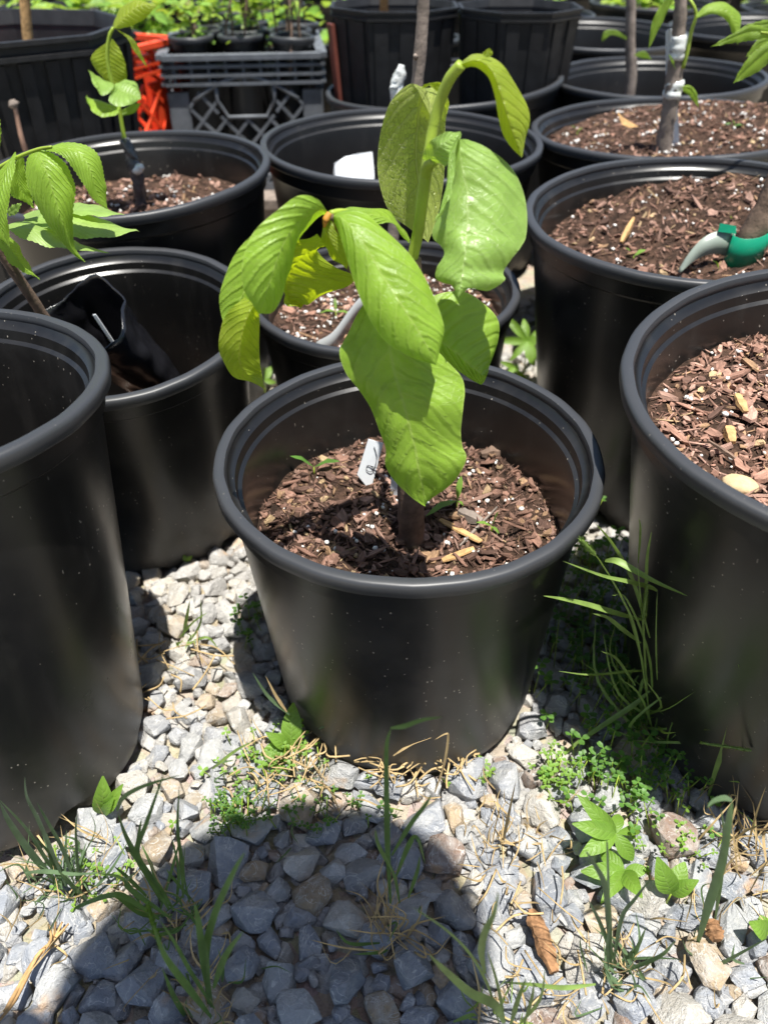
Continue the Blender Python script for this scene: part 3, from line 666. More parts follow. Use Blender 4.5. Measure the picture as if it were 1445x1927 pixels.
# dark shaded leaf low on the right
leaf(pw, M_LEAF, [([((786, 590), (790, 600), (792, 612)), ((818, 556), (815, 628), (812, 656)), ((872, 549), (838, 650), (836, 681)), ((915, 575), (862, 668), (860, 697)), ((937, 605), (884, 688), (880, 710)), ((938, 640), (900, 700), (896, 720)), ((923, 682), (908, 706), (906, 723)), (917, 704)], [YS - .012, YS - .018, YS - .022, YS - .024, YS - .024], dict(dl=.030, dr=.004, bulge=.06, quilt=.0008, seed=.5))])

# plant tags, seedlings, wood slivers in the front pot
def plate(name, pts, mat, th=0.0008, parent=None, label=None, cat=None):
    pts = [Vector(p) for p in pts]; nn = (pts[1] - pts[0]).cross(pts[2] - pts[0]).normalized() * th
    n = len(pts); c = sum(pts, Vector()) / n; inv = wmat(parent).inverted() if parent else Matrix.Translation(-c)
    mb = MB(); mb.add([inv @ (p + nn) for p in pts] + [inv @ (p - nn) for p in pts], [tuple(range(n)), tuple(range(2 * n - 1, n - 1, -1))] + [(i, n + i, n + (i + 1) % n, (i + 1) % n) for i in range(n)])
    o = mb.build(name, mat, parent, False)
    if not parent: o.location = c; tag(o, label, cat)
    return o
def on_soil(key, px, py, dz=0.0):
    e, zs, Mx = soil[key]; z = 0.3; inv = Mx.inverted(); z = (Mx @ Vector((0, 0, zs(0, 0)))).z
    for _ in range(6):
        p = atz(px, py, z); l = inv @ p; z = (Mx @ Vector((l.x, l.y, zs(l.x, l.y)))).z
    return atz(px, py, z + dz)
g0 = on_soil('P0', 690, 915)
yb = g0.y
pt = plate('plant_tag', [at(697, 924, yb), at(672, 893, yb + .002), at(693, 826, yb + .010), at(721, 834, yb + .010)], M_TAG, 0.0005, None, 'white plastic plant tag with a pen scribble beside the sapling', 'plant tag')
sq = [(704, 840), (709, 858), (706, 876), (699, 887), (690, 884), (692, 875), (701, 879), (708, 888), (712, 882), (697, 876)]
mb = MB(); tube(mb, to_local(pt, [at(x, y, yb + .0025 + (893 - y) / 65 * .0075) + Vector((0, -.0011, 0.0004)) for x, y in sq]), [.00034] * len(sq), 6, 4); mb.build('pen_scribble', M_INK, pt)
g0 = on_soil('P0', 745, 935); plate('plant_tag', [at(734, 945, g0.y), at(752, 950, g0.y), at(752, 880, g0.y + .004), at(736, 880, g0.y + .004)], M_TAG, 0.0005, None, 'shaded grey-white tag pushed in against the sapling trunk', 'plant tag')
def seedling(key, px, py, leaves, mat, label, stemh=14):
    g = on_soil(key, px, py) if key else atz(px, py, .02)
    e = tag(empty('weed_seedling', g), label, 'seedling'); top = at(px, py - stemh, g.y)
    stem(e, M_STEM_G, [g - Vector((0, 0, .004)), top], [.0008, .0007], 'stem', 6, 1)
    for (x, y, dy, wd) in leaves:
        tip = at(x, y, g.y + dy); d = tip - top; mid = top.lerp(tip, .5) + Vector((0, 0, .15 * d.length)); sd = d.cross(Vector((0, 0, 1))).normalized() * wd
        mb = MB(); V = [top, top.lerp(mid, .5) + sd * .8, mid + sd, mid.lerp(tip, .5) + sd * .75, tip, mid.lerp(tip, .5) - sd * .75, mid - sd, top.lerp(mid, .5) - sd * .8, mid]
        mb.add(to_local(e, V), [(0, 1, 8), (1, 2, 8), (2, 3, 8), (3, 4, 8), (4, 5, 8), (5, 6, 8), (6, 7, 8), (7, 0, 8)]); mb.build('leaf', mat, e)
    return e
seedling('P0', 591, 893, [(545, 858, -.004, .0035), (640, 868, -.004, .0042)], M_CLOVER, 'two-leaved dark green seedling near the pot wall left of the white tag')
seedling('P0', 925, 1000, [(895, 983, 0, .0022), (938, 962, .0, .0024), (940, 1006, -.004, .002)], M_WEED, 'tiny pale seedling on sunlit soil beside the dry twig', 10)
seedling('P0', 860, 958, [(800, 972, -.006, .0045), (868, 895, .01, .003), (888, 968, .0, .003)], M_WEED, 'long-leaved green seedling touching the tip of the hanging leaf', 16)
def sliver(key, a, b, wd, th, mat, label, cat, lift=0.003, name='wood_sliver'):
    A, B = on_soil(key, *a, lift), on_soil(key, *b, lift); c = (A + B) / 2; rng = random.Random(int(a[0] * 7 + a[1])); t = (B - A).normalized(); s = t.cross(Vector((0, 0, 1))).normalized(); u = s.cross(t); L = (B - A).length
    V = []; n = 7
    for i in range(n):
        f = i / (n - 1); k = (0.35 + 0.65 * math.sin(math.pi * (0.12 + 0.76 * f))) * rng.uniform(.8, 1.12)
        for (q, z) in ((-1, -1), (1, -1), (0.8, 1), (-0.8, 1)): V.append(A - c + t * L * f + s * q * wd / 2 * k + u * z * th / 2 * k * rng.uniform(.7, 1.2) + u * th * .3)
    F = [(i * 4 + k, i * 4 + (k + 1) % 4, i * 4 + 4 + (k + 1) % 4, i * 4 + 4 + k) for i in range(n - 1) for k in range(4)] + [(3, 2, 1, 0), tuple(range(4 * n - 4, 4 * n))]
    mb = MB(); mb.add(V, F); o = mb.build(name, mat, None, False); o.location = c; return tag(o, label, cat)
sliver('P0', (828, 978), (905, 1020), .008, .002, M_WOOD, 'pale split wood sliver under the grey twig', 'wood chip')
sliver('P0', (832, 1055), (892, 1032), .008, .002, M_WOOD, 'tan wood sliver pointing at the front rim', 'wood chip')
sliver('P0', (865, 1028), (935, 955), .0026, .0022, M_STEM_GREY, 'thin grey dry twig lying on the soil', 'twig', .006, 'twig')
sliver('P0', (862, 965), (905, 985), .011, .008, M_STEM_GREY, 'thick weathered bark piece behind the grey twig', 'bark piece', .002, 'bark_piece')
sliver('P0', (562, 856), (618, 832), .010, .007, M_STEM_B, 'reddish bark piece against the back left wall of the front pot', 'bark piece', .003, 'bark_piece')
sliver('P0', (905, 858), (948, 850), .012, .008, M_STEM_B, 'square bark block against the back wall of the front pot', 'bark piece', .003, 'bark_piece')
# ------------------------------------------------------------------ left compound-leaved sapling (rooted in the pot with the sleeve)
YL = 0.705
lb = Vector(POTS['L2'][:2] + (0.10,)) + Vector((-.03, -.05, 0))
pc = tag(empty('compound_leaf_sapling', lb), 'sapling with serrated drooping leaflets on a slanting brown stem', 'sapling')
stem(pc, M_STEM_B, [lb - Vector((0, 0, .02)), at(118, 660, YL + .035), at(78, 588, YL + .02), at(40, 530, YL + .008), at(0, 472, YL), at(-40, 420, YL - .005), at(-70, 380, YL - .01)], [.0058, .0056, .0054, .0052, .0050, .0046, .004], 'trunk', 12, 5, 0.12)
stem(pc, M_STEM_G, [at(-70, 384, YL - .01), at(-20, 330, YL - .014), at(0, 315, YL - .018), at(36, 295, YL - .022), at(72, 281, YL - .026), at(98, 276, YL - .030)], [.0022, .002, .0018, .0016, .0014, .0010], 'leaf_stalk', 8, 5)
kw = dict(quilt=.0010, nlat=13, serr=.0006, sub=7, wob=.0012)
leaf(pc, M_LEAFLET, [([((71, 283), (72, 281), (75, 281)), ((52, 298), (78, 298), (100, 288)), ((48, 328), (87, 318), (126, 310)), ((56, 356), (96, 346), (138, 338)), ((70, 388), (105, 374), (142, 362)), ((87, 418), (114, 405), (139, 398)), ((108, 442), (126, 438), (138, 436)), ((124, 464), (134, 463), (140, 461)), ((140, 480), (144, 478), (149, 477)), (161, 493)], [YL - .026, YL - .036, YL - .044, YL - .048, YL - .048, YL - .046], dict(dl=.008, dr=.010, bulge=.10, seed=.1))], 'leaflet', **kw)
leaf(pc, M_LEAFLET, [([((80, 281), (82, 278), (84, 275)), ((99, 283), (112, 277), (118, 270)), ((124, 300), (144, 284), (157, 270)), ((146, 328), (164, 306), (183, 288)), ((160, 350), (174, 330), (195, 318)), ((172, 368), (180, 355), (199, 344)), ((185, 383), (189, 374), (200, 362)), (204, 394)], [YL - .026, YL - .034, YL - .040, YL - .042, YL - .040], dict(dl=-.004, dr=.012, bulge=.12, seed=.4))], 'leaflet', **kw)
leaf(pc, M_LEAFLET, [([((26, 288), (30, 285), (31, 290)), ((-6, 330), (12, 316), (29, 310)), ((-26, 372), (2, 352), (25, 334)), ((-26, 405), (-2, 388), (19, 370)), ((-16, 430), (0, 420), (15, 402)), ((0, 450), (8, 444), (17, 434)), (19, 467)], [YL - .024, YL - .034, YL - .044, YL - .048, YL - .050], dict(bulge=.08, seed=.7))], 'leaflet', **kw)
leaf(pc, M_LEAFLET, [([((34, 300), (38, 298), (46, 296)), ((22, 330), (34, 326), (48, 320)), ((20, 366), (38, 352), (56, 350)), ((40, 376), (50, 370), (60, 372)), (65, 391)], YL - .010, dict(bulge=.05))], 'leaflet', **kw)
leaf(pc, M_LEAFLET_PALE, [([((44, 404), (48, 410), (46, 418)), ((90, 392), (95, 408), (96, 430)), ((142, 392), (146, 420), (146, 446)), ((184, 410), (188, 428), (184, 448)), ((224, 424), (226, 434), (222, 443)), (263, 435)], [YL + .0, YL - .006, YL - .010, YL - .012], dict(dl=.03, dr=-.015, bulge=.05, quilt=.0004))], 'leaflet', **kw)
leaf(pc, M_LEAFLET_PALE, [([((92, 388), (92, 392), (92, 396)), ((140, 382), (142, 394), (142, 404)), ((180, 386), (182, 396), (178, 405)), (238, 405)], YL + .012, dict(dl=.025, dr=-.012, bulge=.04, quilt=.0003))], 'leaflet', **kw)
leaf(pc, M_LEAFLET_PALE, [([((16, 424), (18, 427), (18, 432)), ((56, 416), (58, 430), (46, 450)), ((92, 426), (92, 444), (82, 462)), ((118, 442), (118, 456), (112, 467)), ((152, 458), (152, 464), (148, 470)), (210, 477)], [YL - .020, YL - .024, YL - .026], dict(dl=.02, dr=-.012, bulge=.05, quilt=.0004))], 'leaflet', **kw)
leaf(pc, M_LEAFLET, [([((-14, 428), (-16, 436), (-18, 446)), ((28, 452), (14, 462), (4, 472)), ((42, 474), (34, 484), (22, 496)), ((57, 503), (52, 507), (46, 510)), (77, 528)], [YL - .03, YL - .036, YL - .038], dict(dl=.02, bulge=.06))], 'leaflet', **kw)
leaf(pc, M_LEAFLET_PALE, [([((14, 398), (16, 402), (18, 406)), ((24, 386), (28, 394), (32, 402)), (42, 382)], YL + .01, dict(bulge=.05, quilt=0))], 'leaflet', **kw)
leaf(pc, M_LEAFLET, [([((-6, 232), (-4, 226), (0, 222)), ((-10, 256), (-4, 254), (3, 250)), (0, 278)], YL - .02, dict(bulge=.05, quilt=0))], 'leaflet', **kw)

# crumpled black sleeve lying in that pot
ax0, ax1 = at(160, 600, 0.795), at(325, 745, 0.875)
sl = MB(); t = (ax1 - ax0).normalized(); aa = t.cross(Vector((0, 0, 1))).normalized(); bb = t.cross(aa); V = []; nL, nS = 26, 40
for i in range(nL + 1):
    f = i / nL; c = ax0.lerp(ax1, f)
    for k in range(nS):
        th = 2 * math.pi * k / nS; d = aa * math.cos(th) + bb * math.sin(th) * (.80 - .30 * f)
        r = 0.060 * (1 + .10 * math.sin(3 * th + 1) + 0.14 * noise.noise(Vector((math.cos(th) * 1.6, math.sin(th) * 1.6, f * 2.6))) + .07 * noise.noise(Vector((math.cos(th) * 5, math.sin(th) * 5, f * 9))))
        r *= 1 - 0.25 * f
        V.append(c + d * r - t * (0.014 * noise.noise(Vector((math.cos(th) * 1.3, math.sin(th) * 1.3, 7))) if i == 0 else 0))
c0 = sum(V, Vector()) / len(V)
sl.add([v - c0 for v in V], [(i * nS + k, i * nS + (k + 1) % nS, (i + 1) * nS + (k + 1) % nS, (i + 1) * nS + k) for i in range(nL) for k in range(nS)])
slo = sl.build('plastic_sleeve', M_BAG); slo.location = c0; tag(slo, 'crumpled black plastic sleeve leaning inside a pot', 'plastic sleeve')
slo.modifiers.new('thick', 'SOLIDIFY').thickness = 0.0012
mb = MB(); bar(mb, at(178, 592, .79) - c0, at(236, 678, .80) - c0, .0035, .0012, Vector((0, 1, 0))); mb.build('bright_edge', M_TAG, slo, False)

# ------------------------------------------------------------------ grafted seedling by the red crate (pot A)
qa = POTS['A']; YA = qa[1]
gs = on_soil('A', 262, 386); YG = gs.y
ga = tag(empty('grafted_seedling', gs), 'short seedling bound with dark tape, four light green leaves, before the red crate', 'seedling')
stem(ga, M_TAPE_DARK, [gs - Vector((0, 0, .02)), at(262, 350, YG), at(254, 315, YG), at(243, 280, YG), at(234, 262, YG)], [.0085, .0095, .0105, .0085, .0065], 'taped_rootstock', 12, 5, 0.35)
stem(ga, M_TAPE, [at(256, 324, YG - .008), at(264, 314, YG - .010), at(270, 318, YG - .008)], [.006, .007, .003], 'tape_knot', 8, 3, .4)
stem(ga, M_TAPE_DARK, [at(232, 262, YG - .004), at(246, 288, YG - .010), at(262, 302, YG - .012)], [.004, .005, .001], 'tape_tail', 8, 3, .4)
stem(ga, M_STEM_G, [at(236, 268, YG), at(230, 235, YG), at(224, 200, YG), at(212, 160, YG), at(203, 110, YG), at(206, 70, YG), at(214, 52, YG)], [.0032, .003, .0028, .0028, .0026, .0024, .002], 'shoot', 8, 4)
k2 = dict(sub=5, na=6, quilt=.0008)
leaf(ga, M_LEAF_YOUNG, [([((213, 50), (215, 54), (218, 54)), ((224, 20), (234, 32), (236, 52)), ((254, 0), (264, 10), (266, 40)), (298, 10)], YG - .01, dict(dl=.02))], **k2)
leaf(ga, M_LEAF_YOUNG, [([((217, 53), (219, 55), (221, 55)), ((252, 74), (246, 78), (238, 70)), ((266, 100), (260, 102), (254, 98)), (278, 127)], YG - .03, {})], **k2)
leaf(ga, M_LEAF_YOUNG, [([((204, 78), (208, 80), (212, 72)), ((176, 100), (206, 106), (230, 100)), ((174, 120), (208, 130), (238, 128)), ((196, 148), (214, 152), (238, 150)), (218, 166)], YG + .02, {})], **k2)
leaf(ga, M_LEAF_PALE, [([((214, 164), (216, 160), (218, 158)), ((206, 192), (232, 172), (238, 150)), ((236, 200), (250, 178), (258, 158)), (266, 186)], YG - .03, dict(dl=-.03, dr=.02)), ([((214, 158), (215, 162), (214, 166)), ((192, 148), (190, 158), (196, 180)), ((172, 136), (176, 146), (180, 164)), (166, 131)], YG - .02, dict(dl=.02, dr=-.02))], **k2)
leaf(ga, M_LEAF, [([((226, 202), (226, 206), (226, 212)), ((190, 190), (192, 200), (204, 220)), ((166, 184), (166, 192), (176, 212)), (164, 178)], YG - .02, dict(dl=.02, dr=-.02))], **k2)
leaf(ga, M_LEAF, [([((230, 208), (230, 212), (232, 218)), ((250, 196), (252, 204), (254, 212)), (266, 194)], YG + .01, {})], **k2)

# ------------------------------------------------------------------ stems and tags in the pots behind the main sapling
qc = POTS['C']; gc = on_soil('C', 738, 560)
bs = tag(empty('bare_whip', gc), 'slender grey bare stem rising behind the broad-leaved sapling', 'sapling')
stem(bs, M_STEM_GREY, [gc - Vector((0, 0, .02)), at(738, 500, gc.y), at(742, 420, gc.y), at(766, 280, gc.y), at(784, 160, gc.y), at(790, 102, gc.y), at(796, 20, gc.y), at(800, -60, gc.y)], [.0085, .008, .0078, .0075, .0072, .0076, .007, .0066], 'trunk', 12, 5, 0.12)
stem(bs, M_STEM_GREY, [at(782, 108, gc.y - .006), at(781, 104, gc.y - .010)], [.003, .0022], 'bud_scar', 8, 1)
qb = POTS['B']; yw = qb[1] - .12
ws = tag(empty('wrapped_stake', at(748, 300, yw)), 'short stub wrapped in shiny clear tape behind the veined leaf', 'stake')
stem(ws, M_TAPE, [Vector((at(748, 300, yw).x, yw, .25)), at(746, 190, yw), at(745, 165, yw), at(752, 140, yw), at(755, 122, yw)], [.006, .0085, .0095, .0085, .004], 'tape_wrap', 12, 5, .45)
plate('plant_tag', [at(628, 324, qb[1] + .02), at(630, 308, qb[1] + .02), at(650, 295, qb[1] + .03), at(676, 289, qb[1] + .035), at(700, 286, qb[1] + .04), at(704, 330, qb[1] + .02), at(704, 420, qb[1] - .01), at(640, 420, qb[1] - .01)], M_TAG, .0006, None, 'rounded white plastic tag standing inside the deep black pot', 'plant tag')
M_CLEAR = plain('clear_grey_tag', (0.27, 0.28, 0.28), 0.25, 0.6, 0.05)
ct = MB(); pts = [at(596, 655, .85), at(628, 636, .86), at(655, 600, .885), at(680, 570, .915), at(712, 556, .94)]; cc = sum(pts, Vector()) / 5; pts = catmull(pts, 5); V = []
for p in pts: V += [p - cc + Vector((0, 0, .008)), p - cc - Vector((0, 0, .016))]
ct.add(V, [(2 * i, 2 * i + 1, 2 * i + 3, 2 * i + 2) for i in range(len(pts) - 1)]); cto = ct.build('plant_tag', M_CLEAR); cto.location = cc; cto.modifiers.new('thick', 'SOLIDIFY').thickness = .0006
tag(cto, 'curved translucent grey tag strip in the small pot behind', 'plant tag')
seedling('C', 632, 600, [(600, 590, 0, .003), (664, 594, 0, .003), (630, 560, .01, .002)], M_WEED, 'small green seedling in the pale mix by the curved tag', 14)

# ------------------------------------------------------------------ right-hand trunks, tags and leaves
g2 = on_soil('R2', 1405, 478)
t2 = tag(empty('leaning_trunk', g2), 'leaning brown trunk wrapped by a green tag at the frame side', 'sapling')
stem(t2, M_STEM_B, [g2 - Vector((0, 0, .02)), at(1415, 450, g2.y), at(1440, 400, g2.y), at(1475, 320, g2.y)], [.019, .017, .015, .013], 'trunk', 14, 5, .15)
yt = g2.y - .022
gt = MB(); pts = [at(1362, 484, yt + .02), at(1366, 492, yt), at(1385, 497, yt - .008), at(1412, 494, yt - .008), at(1434, 482, yt), at(1442, 470, yt + .015)]
cc = sum(pts, Vector()) / 6; pts = catmull(pts, 4); V = []
for p in pts: V += [p - cc + Vector((0, -.004, .030)), p - cc + Vector((0, .003, -.012))]
gt.add(V, [(2 * i, 2 * i + 1, 2 * i + 3, 2 * i + 2) for i in range(len(pts) - 1)]); go = gt.build('wrap_tag', M_GREEN_TAG); go.location = cc; go.modifiers.new('thick', 'SOLIDIFY').thickness = .0008
tag(go, 'green plastic tag looped around a leaning trunk, white tail', 'plant tag')
tl = MB(); A_ = [(1274, 510), (1296, 476), (1322, 448), (1352, 434), (1386, 430)]; B_ = [(1278, 514), (1304, 492), (1330, 480), (1352, 478), (1372, 484)]
VA = catmull([at(x, y, yt + .004 * i) - cc for i, (x, y) in enumerate(A_)], 4); VB = catmull([at(x, y, yt - .006 + .004 * i) - cc for i, (x, y) in enumerate(B_)], 4); V = []
for a_, b_ in zip(VA, VB): V += [a_, b_]
tl.add(V, [(2 * i, 2 * i + 1, 2 * i + 3, 2 * i + 2) for i in range(len(VA) - 1)]); tlo = tl.build('tail', plain('shade_toned_film', (.24, .28, .24), .35, .5, .08), go); tlo.modifiers.new('thick', 'SOLIDIFY').thickness = .0008  # white tail film, its shade and translucency put into a grey-green colour
plate('tag_head', [at(1354, 420, yt + .012), at(1384, 425, yt + .012), at(1384, 440, yt + .01), at(1350, 436, yt + .01)], M_GREEN_TAG, .0005, go)
sliver('R2', (1168, 458), (1192, 412), .007, .006, M_WOOD, 'pale broken stick standing on the mounded mix', 'twig', .006, 'twig')
seedling('R2', 1192, 488, [(1175, 466, 0, .004), (1215, 470, 0, .005)], M_WEED, 'small leafy seedling near the rim left of the green tag', 6)
seedling('R2', 1352, 512, [(1338, 488, 0, .002), (1346, 490, 0, .002)], M_WEED, 'tiny sprout in front of the green tag', 4)
seedling('R2', 1376, 418, [(1372, 404, 0, .002), (1382, 408, 0, .002)], M_WEED, 'tiny bright sprout behind the green tag', 4)

g3 = on_soil('R3', 1250, 282); Y3 = g3.y
t3 = tag(empty('grafted_tree', g3), 'grafted tree with taped grey trunk and few drooping leaves', 'sapling')
stem(t3, M_STEM_GREY, [g3 - Vector((0, 0, .02)), at(1250, 262, Y3), at(1258, 215, Y3), at(1266, 160, Y3), at(1272, 110, Y3), at(1277, 60, Y3), at(1281, 0, Y3), at(1284, -50, Y3)], [.0135, .0125, .0118, .0122, .0115, .0095, .0085, .008], 'trunk', 14, 5, .22)
stem(t3, M_TAPE, [at(1262, 186, Y3 - .001), at(1266, 172, Y3 - .001), at(1270, 150, Y3 - .001)], [.0122, .0132, .0124], 'tape_band', 12, 4, .35)
stem(t3, M_TAPE, [at(1272, 112, Y3 - .001), at(1276, 90, Y3 - .001), at(1277, 66, Y3 - .001)], [.0118, .0128, .0105], 'tape_band', 12, 4, .35)
stem(t3, M_STEM_G, [at(1284, 128, Y3 - .01), at(1292, 100, Y3 - .012), at(1300, 60, Y3 - .012), at(1309, 30, Y3 - .012), at(1304, 10, Y3 - .010), at(1290, -10, Y3)], [.003, .0028, .0026, .0024, .002, .002], 'side_shoot', 8, 4)
leaf(t3, M_LEAFLET, [([((1309, 28), (1310, 32), (1312, 34)), ((1330, 8), (1336, 20), (1340, 26)), ((1360, 4), (1364, 22), (1366, 38)), ((1384, 18), (1378, 36), (1372, 50)), ((1394, 40), (1386, 56), (1378, 64)), (1387, 84)], Y3 - .02, dict(dl=.01))], **k2)
leaf(t3, M_LEAFLET, [([((1258, -10), (1262, -8), (1270, -8)), ((1234, 24), (1244, 24), (1256, 20)), ((1224, 52), (1232, 56), (1242, 50)), (1220, 92)], Y3 - .03, {})], **k2)
leaf(t3, M_LEAFLET, [([((1280, 164), (1284, 166), (1284, 172)), ((1296, 160), (1298, 168), (1294, 178)), ((1310, 174), (1306, 182), (1300, 186)), (1314, 202)], Y3 - .02, {})], **k2)
leaf(t3, M_LEAFLET, [([((1262, 106), (1266, 112), (1268, 116)), ((1258, 104), (1262, 116), (1268, 126)), (1271, 130)], Y3 - .02, dict(quilt=0))], **k2)
plate('plant_tag', [at(1252, 60, Y3 + .016), at(1258, 54, Y3 + .016), at(1272, 54, Y3 + .016), at(1274, 200, Y3 + .015), at(1278, 284, Y3 + .012), at(1266, 284, Y3 + .012), at(1252, 160, Y3 + .015)], M_TAG, .0006, None, 'tall white tag standing against the taped grey trunk', 'plant tag')
plate('dry_leaf', [at(1162, 212, Y3 + .03), at(1172, 222, Y3 + .03), at(1200, 238, Y3 + .02), at(1184, 240, Y3 + .02), at(1170, 234, Y3 + .02)], M_WOOD, .0006, None, 'tan dry leaf lying on the mix by the taped trunk', 'dry leaf')
seedling('R3', 1086, 254, [(1074, 236, 0, .004), (1096, 240, 0, .004)], M_WEED, 'pale green sprout beside white perlite near the pot wall', 6)
seedling('R3', 1382, 244, [(1362, 234, 0, .005), (1376, 224, 0, .004), (1402, 238, 0, .005), (1390, 250, 0, .004)], M_CLOVER, 'mossy little weed on the mounded mix right of the taped trunk', 8)
Y4 = 1.76; g4 = Vector((at(1187, 170, Y4).x, Y4, .30))
t4 = tag(empty('thin_tree', g4), 'thin straight brown trunk with two tiny curled leaves', 'sapling')
stem(t4, M_STEM_GREY, [g4 - Vector((0, 0, .02)), at(1187, 150, Y4), at(1185, 90, Y4), at(1186, 40, Y4), at(1187, -40, Y4)], [.0115, .011, .010, .0095, .009], 'trunk', 12, 4, .12)
leaf(t4, M_LEAFLET, [([((1180, 70), (1179, 72), (1177, 74)), ((1156, 56), (1152, 62), (1152, 66)), ((1136, 60), (1134, 68), (1138, 74)), (1132, 78)], Y4 - .01, dict(quilt=0))], **k2)
leaf(t4, M_LEAFLET, [([((1193, 102), (1194, 104), (1196, 106)), ((1212, 96), (1212, 102), (1208, 110)), (1226, 112)], Y4 - .01, dict(quilt=0))], **k2)
YR = 1.10                                                             # leaves of a tree standing just outside the frame on the right
rt = tag(empty('serrate_leaf_tree', (0.88, 1.12, 0.0)), 'pointed serrated leaves reaching in from a tree at the right edge', 'sapling')
stem(rt, M_STEM_GREY, [Vector((0.88, 1.12, 0)), Vector((0.87, 1.12, .3)), at(1560, 120, YR + .02), at(1550, 20, YR)], [.012, .011, .010, .008], 'trunk')
stem(rt, M_STEM_G, [at(1560, 100, YR + .02), at(1500, 70, YR), at(1440, 62, YR), at(1430, 60, YR)], [.003, .002, .0016, .001], 'leaf_stalk')
for st_, y_ in (([((1450, 56), (1452, 62), (1452, 70)), ((1412, 46), (1412, 58), (1414, 76)), ((1380, 62), (1378, 70), (1384, 80)), (1336, 88)], YR), ([((1462, 72), (1464, 80), (1468, 88)), ((1432, 86), (1440, 98), (1452, 112)), ((1404, 112), (1410, 124), (1420, 138)), (1378, 157)], YR - .02), ([((1470, 34), (1470, 40), (1470, 46)), ((1436, 38), (1438, 46), (1440, 54)), (1400, 48)], YR + .03), ([((1452, 68), (1454, 72), (1456, 78)), ((1424, 76), (1426, 84), (1430, 90)), (1402, 108)], YR + .03)):
    leaf(rt, M_LEAFLET, [(st_, y_, dict(serr=.0006))], **k2)

# ------------------------------------------------------------------ background: tubs, tall ribbed pots, crates, seedlings
def ribbed_pot(label, c, rtop, rbot, h, sides, rot, mat, nrib=4, strip=False):
    e = tag(empty('ribbed_pot', c), label, 'plant pot')
    mb = MB(); cs = [(math.cos(rot + 2 * math.pi * k / sides), math.sin(rot + 2 * math.pi * k / sides)) for k in range(sides)]
    ring = lambda r, z: [Vector((a * r, b * r, z)) for a, b in cs]
    rings = [ring(rbot, 0), ring(rtop * .985, h * .965), ring(rtop * .965, h * .965), ring(rbot * .97, .012)]
    V = sum(rings, []); F = [(i * sides + k, i * sides + (k + 1) % sides, (i + 1) * sides + (k + 1) % sides, (i + 1) * sides + k) for i in range(3) for k in range(sides)] + [tuple(range(4 * sides - 1, 3 * sides - 1, -1)), tuple(range(sides))[::-1]]
    mb.add(V, F); mb.build('pot_wall', mat, e, False)
    mb = MB(); prof = [(rtop * .985, h * .94), (rtop * 1.03, h * .942), (rtop * 1.03, h * .956), (rtop, h * .962), (rtop * 1.0, h * .982), (rtop * 1.04, h * .986), (rtop * 1.04, h), (rtop * .985, h), (rtop * .95, h * .95)]
    rings = [ring(r, z) for r, z in prof]; n = len(prof)
    mb.add(sum(rings, []), [(i * sides + k, i * sides + (k + 1) % sides, ((i + 1) % n) * sides + (k + 1) % sides, ((i + 1) % n) * sides + k) for i in range(n) for k in range(sides)]); mb.build('rim', mat, e, False)
    for k in range(sides):
        a0, b0 = Vector((*cs[k], 0)), Vector((*cs[(k + 1) % sides], 0)); nn = (a0 + b0).normalized()
        for j in range(nrib):
            f = (j + .5) / nrib; p0 = a0.lerp(b0, f) * rbot * 1.008 + Vector((0, 0, .004)); p1 = a0.lerp(b0, f) * rtop * .99 + Vector((0, 0, h * .935))
            mb = MB(); bar(mb, p0, p1, (b0 - a0).length * rbot / nrib * .62, .005, nn); mb.build('rib', mat, e, False)
    if strip:
        a0 = Vector((*cs[strip], 0)); mb = MB(); bar(mb, a0 * rbot * 1.03 + Vector((0, 0, .01)), a0 * rtop * 1.03 + Vector((0, 0, h * .9)), .026, .008, a0); mb.build('corner_strip', plain('red_brown_plastic', (.16, .045, .03), .5, .4), e, False)['label'] = 'red-brown corner strip'
    s = MB(); s.add([Vector((a * rtop * .94, b * rtop * .94, h * .80)) for a, b in cs], [tuple(range(sides))]); s.build('soil_fill', M_SOIL, e)
    return e
M_RIB = plain('dull_black_ribbed_plastic', (0.014, 0.014, 0.015), 0.5, 0.4, 0.3, 40, 0.2, 80)
ribbed_pot('tall octagonal ribbed black pot at the left behind the grafted seedling', (-0.70, 1.63, 0), .235, .185, .500, 8, R(14), M_RIB)
TUB = (0.150, 1.80, .245, .378, -0.075, 0.0, 0, 0, .20)
tub = make_pot(TUB, 'wide black tub holding two ribbed pots', seed=50, mat=M_POT_FAR)
for x_, y_, rt_, lab, st_ in ((0.020, 1.84, .132, 'ribbed black pot with a red-brown corner strip, standing in the tub', 4), (0.268, 1.82, .124, 'ribbed black pot without strip, next to the red-brown striped one', False)):
    ribbed_pot(lab, (x_, y_, .235), rt_, rt_ * .84, .275, 8, R(22.5), M_RIB, 2, st_)
wp = tag(empty('bare_whip', (0.0, 1.84, .45)), 'pale thin trunk rising out of the ribbed pot with the red-brown strip', 'sapling')
stem(wp, M_WOOD, [Vector((0.0, 1.84, .44)), Vector((0.0, 1.84, .8))], [.009, .008], 'trunk', 10, 1)
wp = tag(empty('bare_whip', (-0.72, 1.55, .38)), 'tan thin trunk rising out of the tall octagonal pot', 'sapling')
stem(wp, M_WOOD, [Vector((at(58, 150, 1.56).x, 1.56, .38)), at(52, 60, 1.56), at(44, -60, 1.56)], [.010, .009, .009], 'trunk', 10, 3)
wp = tag(empty('dry_stalk', at(48, 300, 1.38)), 'dry pinkish stalk with a withered flower head by the octagonal pot', 'dry stalk')
stem(wp, plain('dry_pink_stalk', (.40, .24, .17), .7, .3), [Vector((at(50, 300, 1.38).x, 1.40, .3)), at(46, 275, 1.38), at(36, 235, 1.38), at(29, 200, 1.38)], [.0045, .004, .0036, .0032], 'stalk', 8, 4)
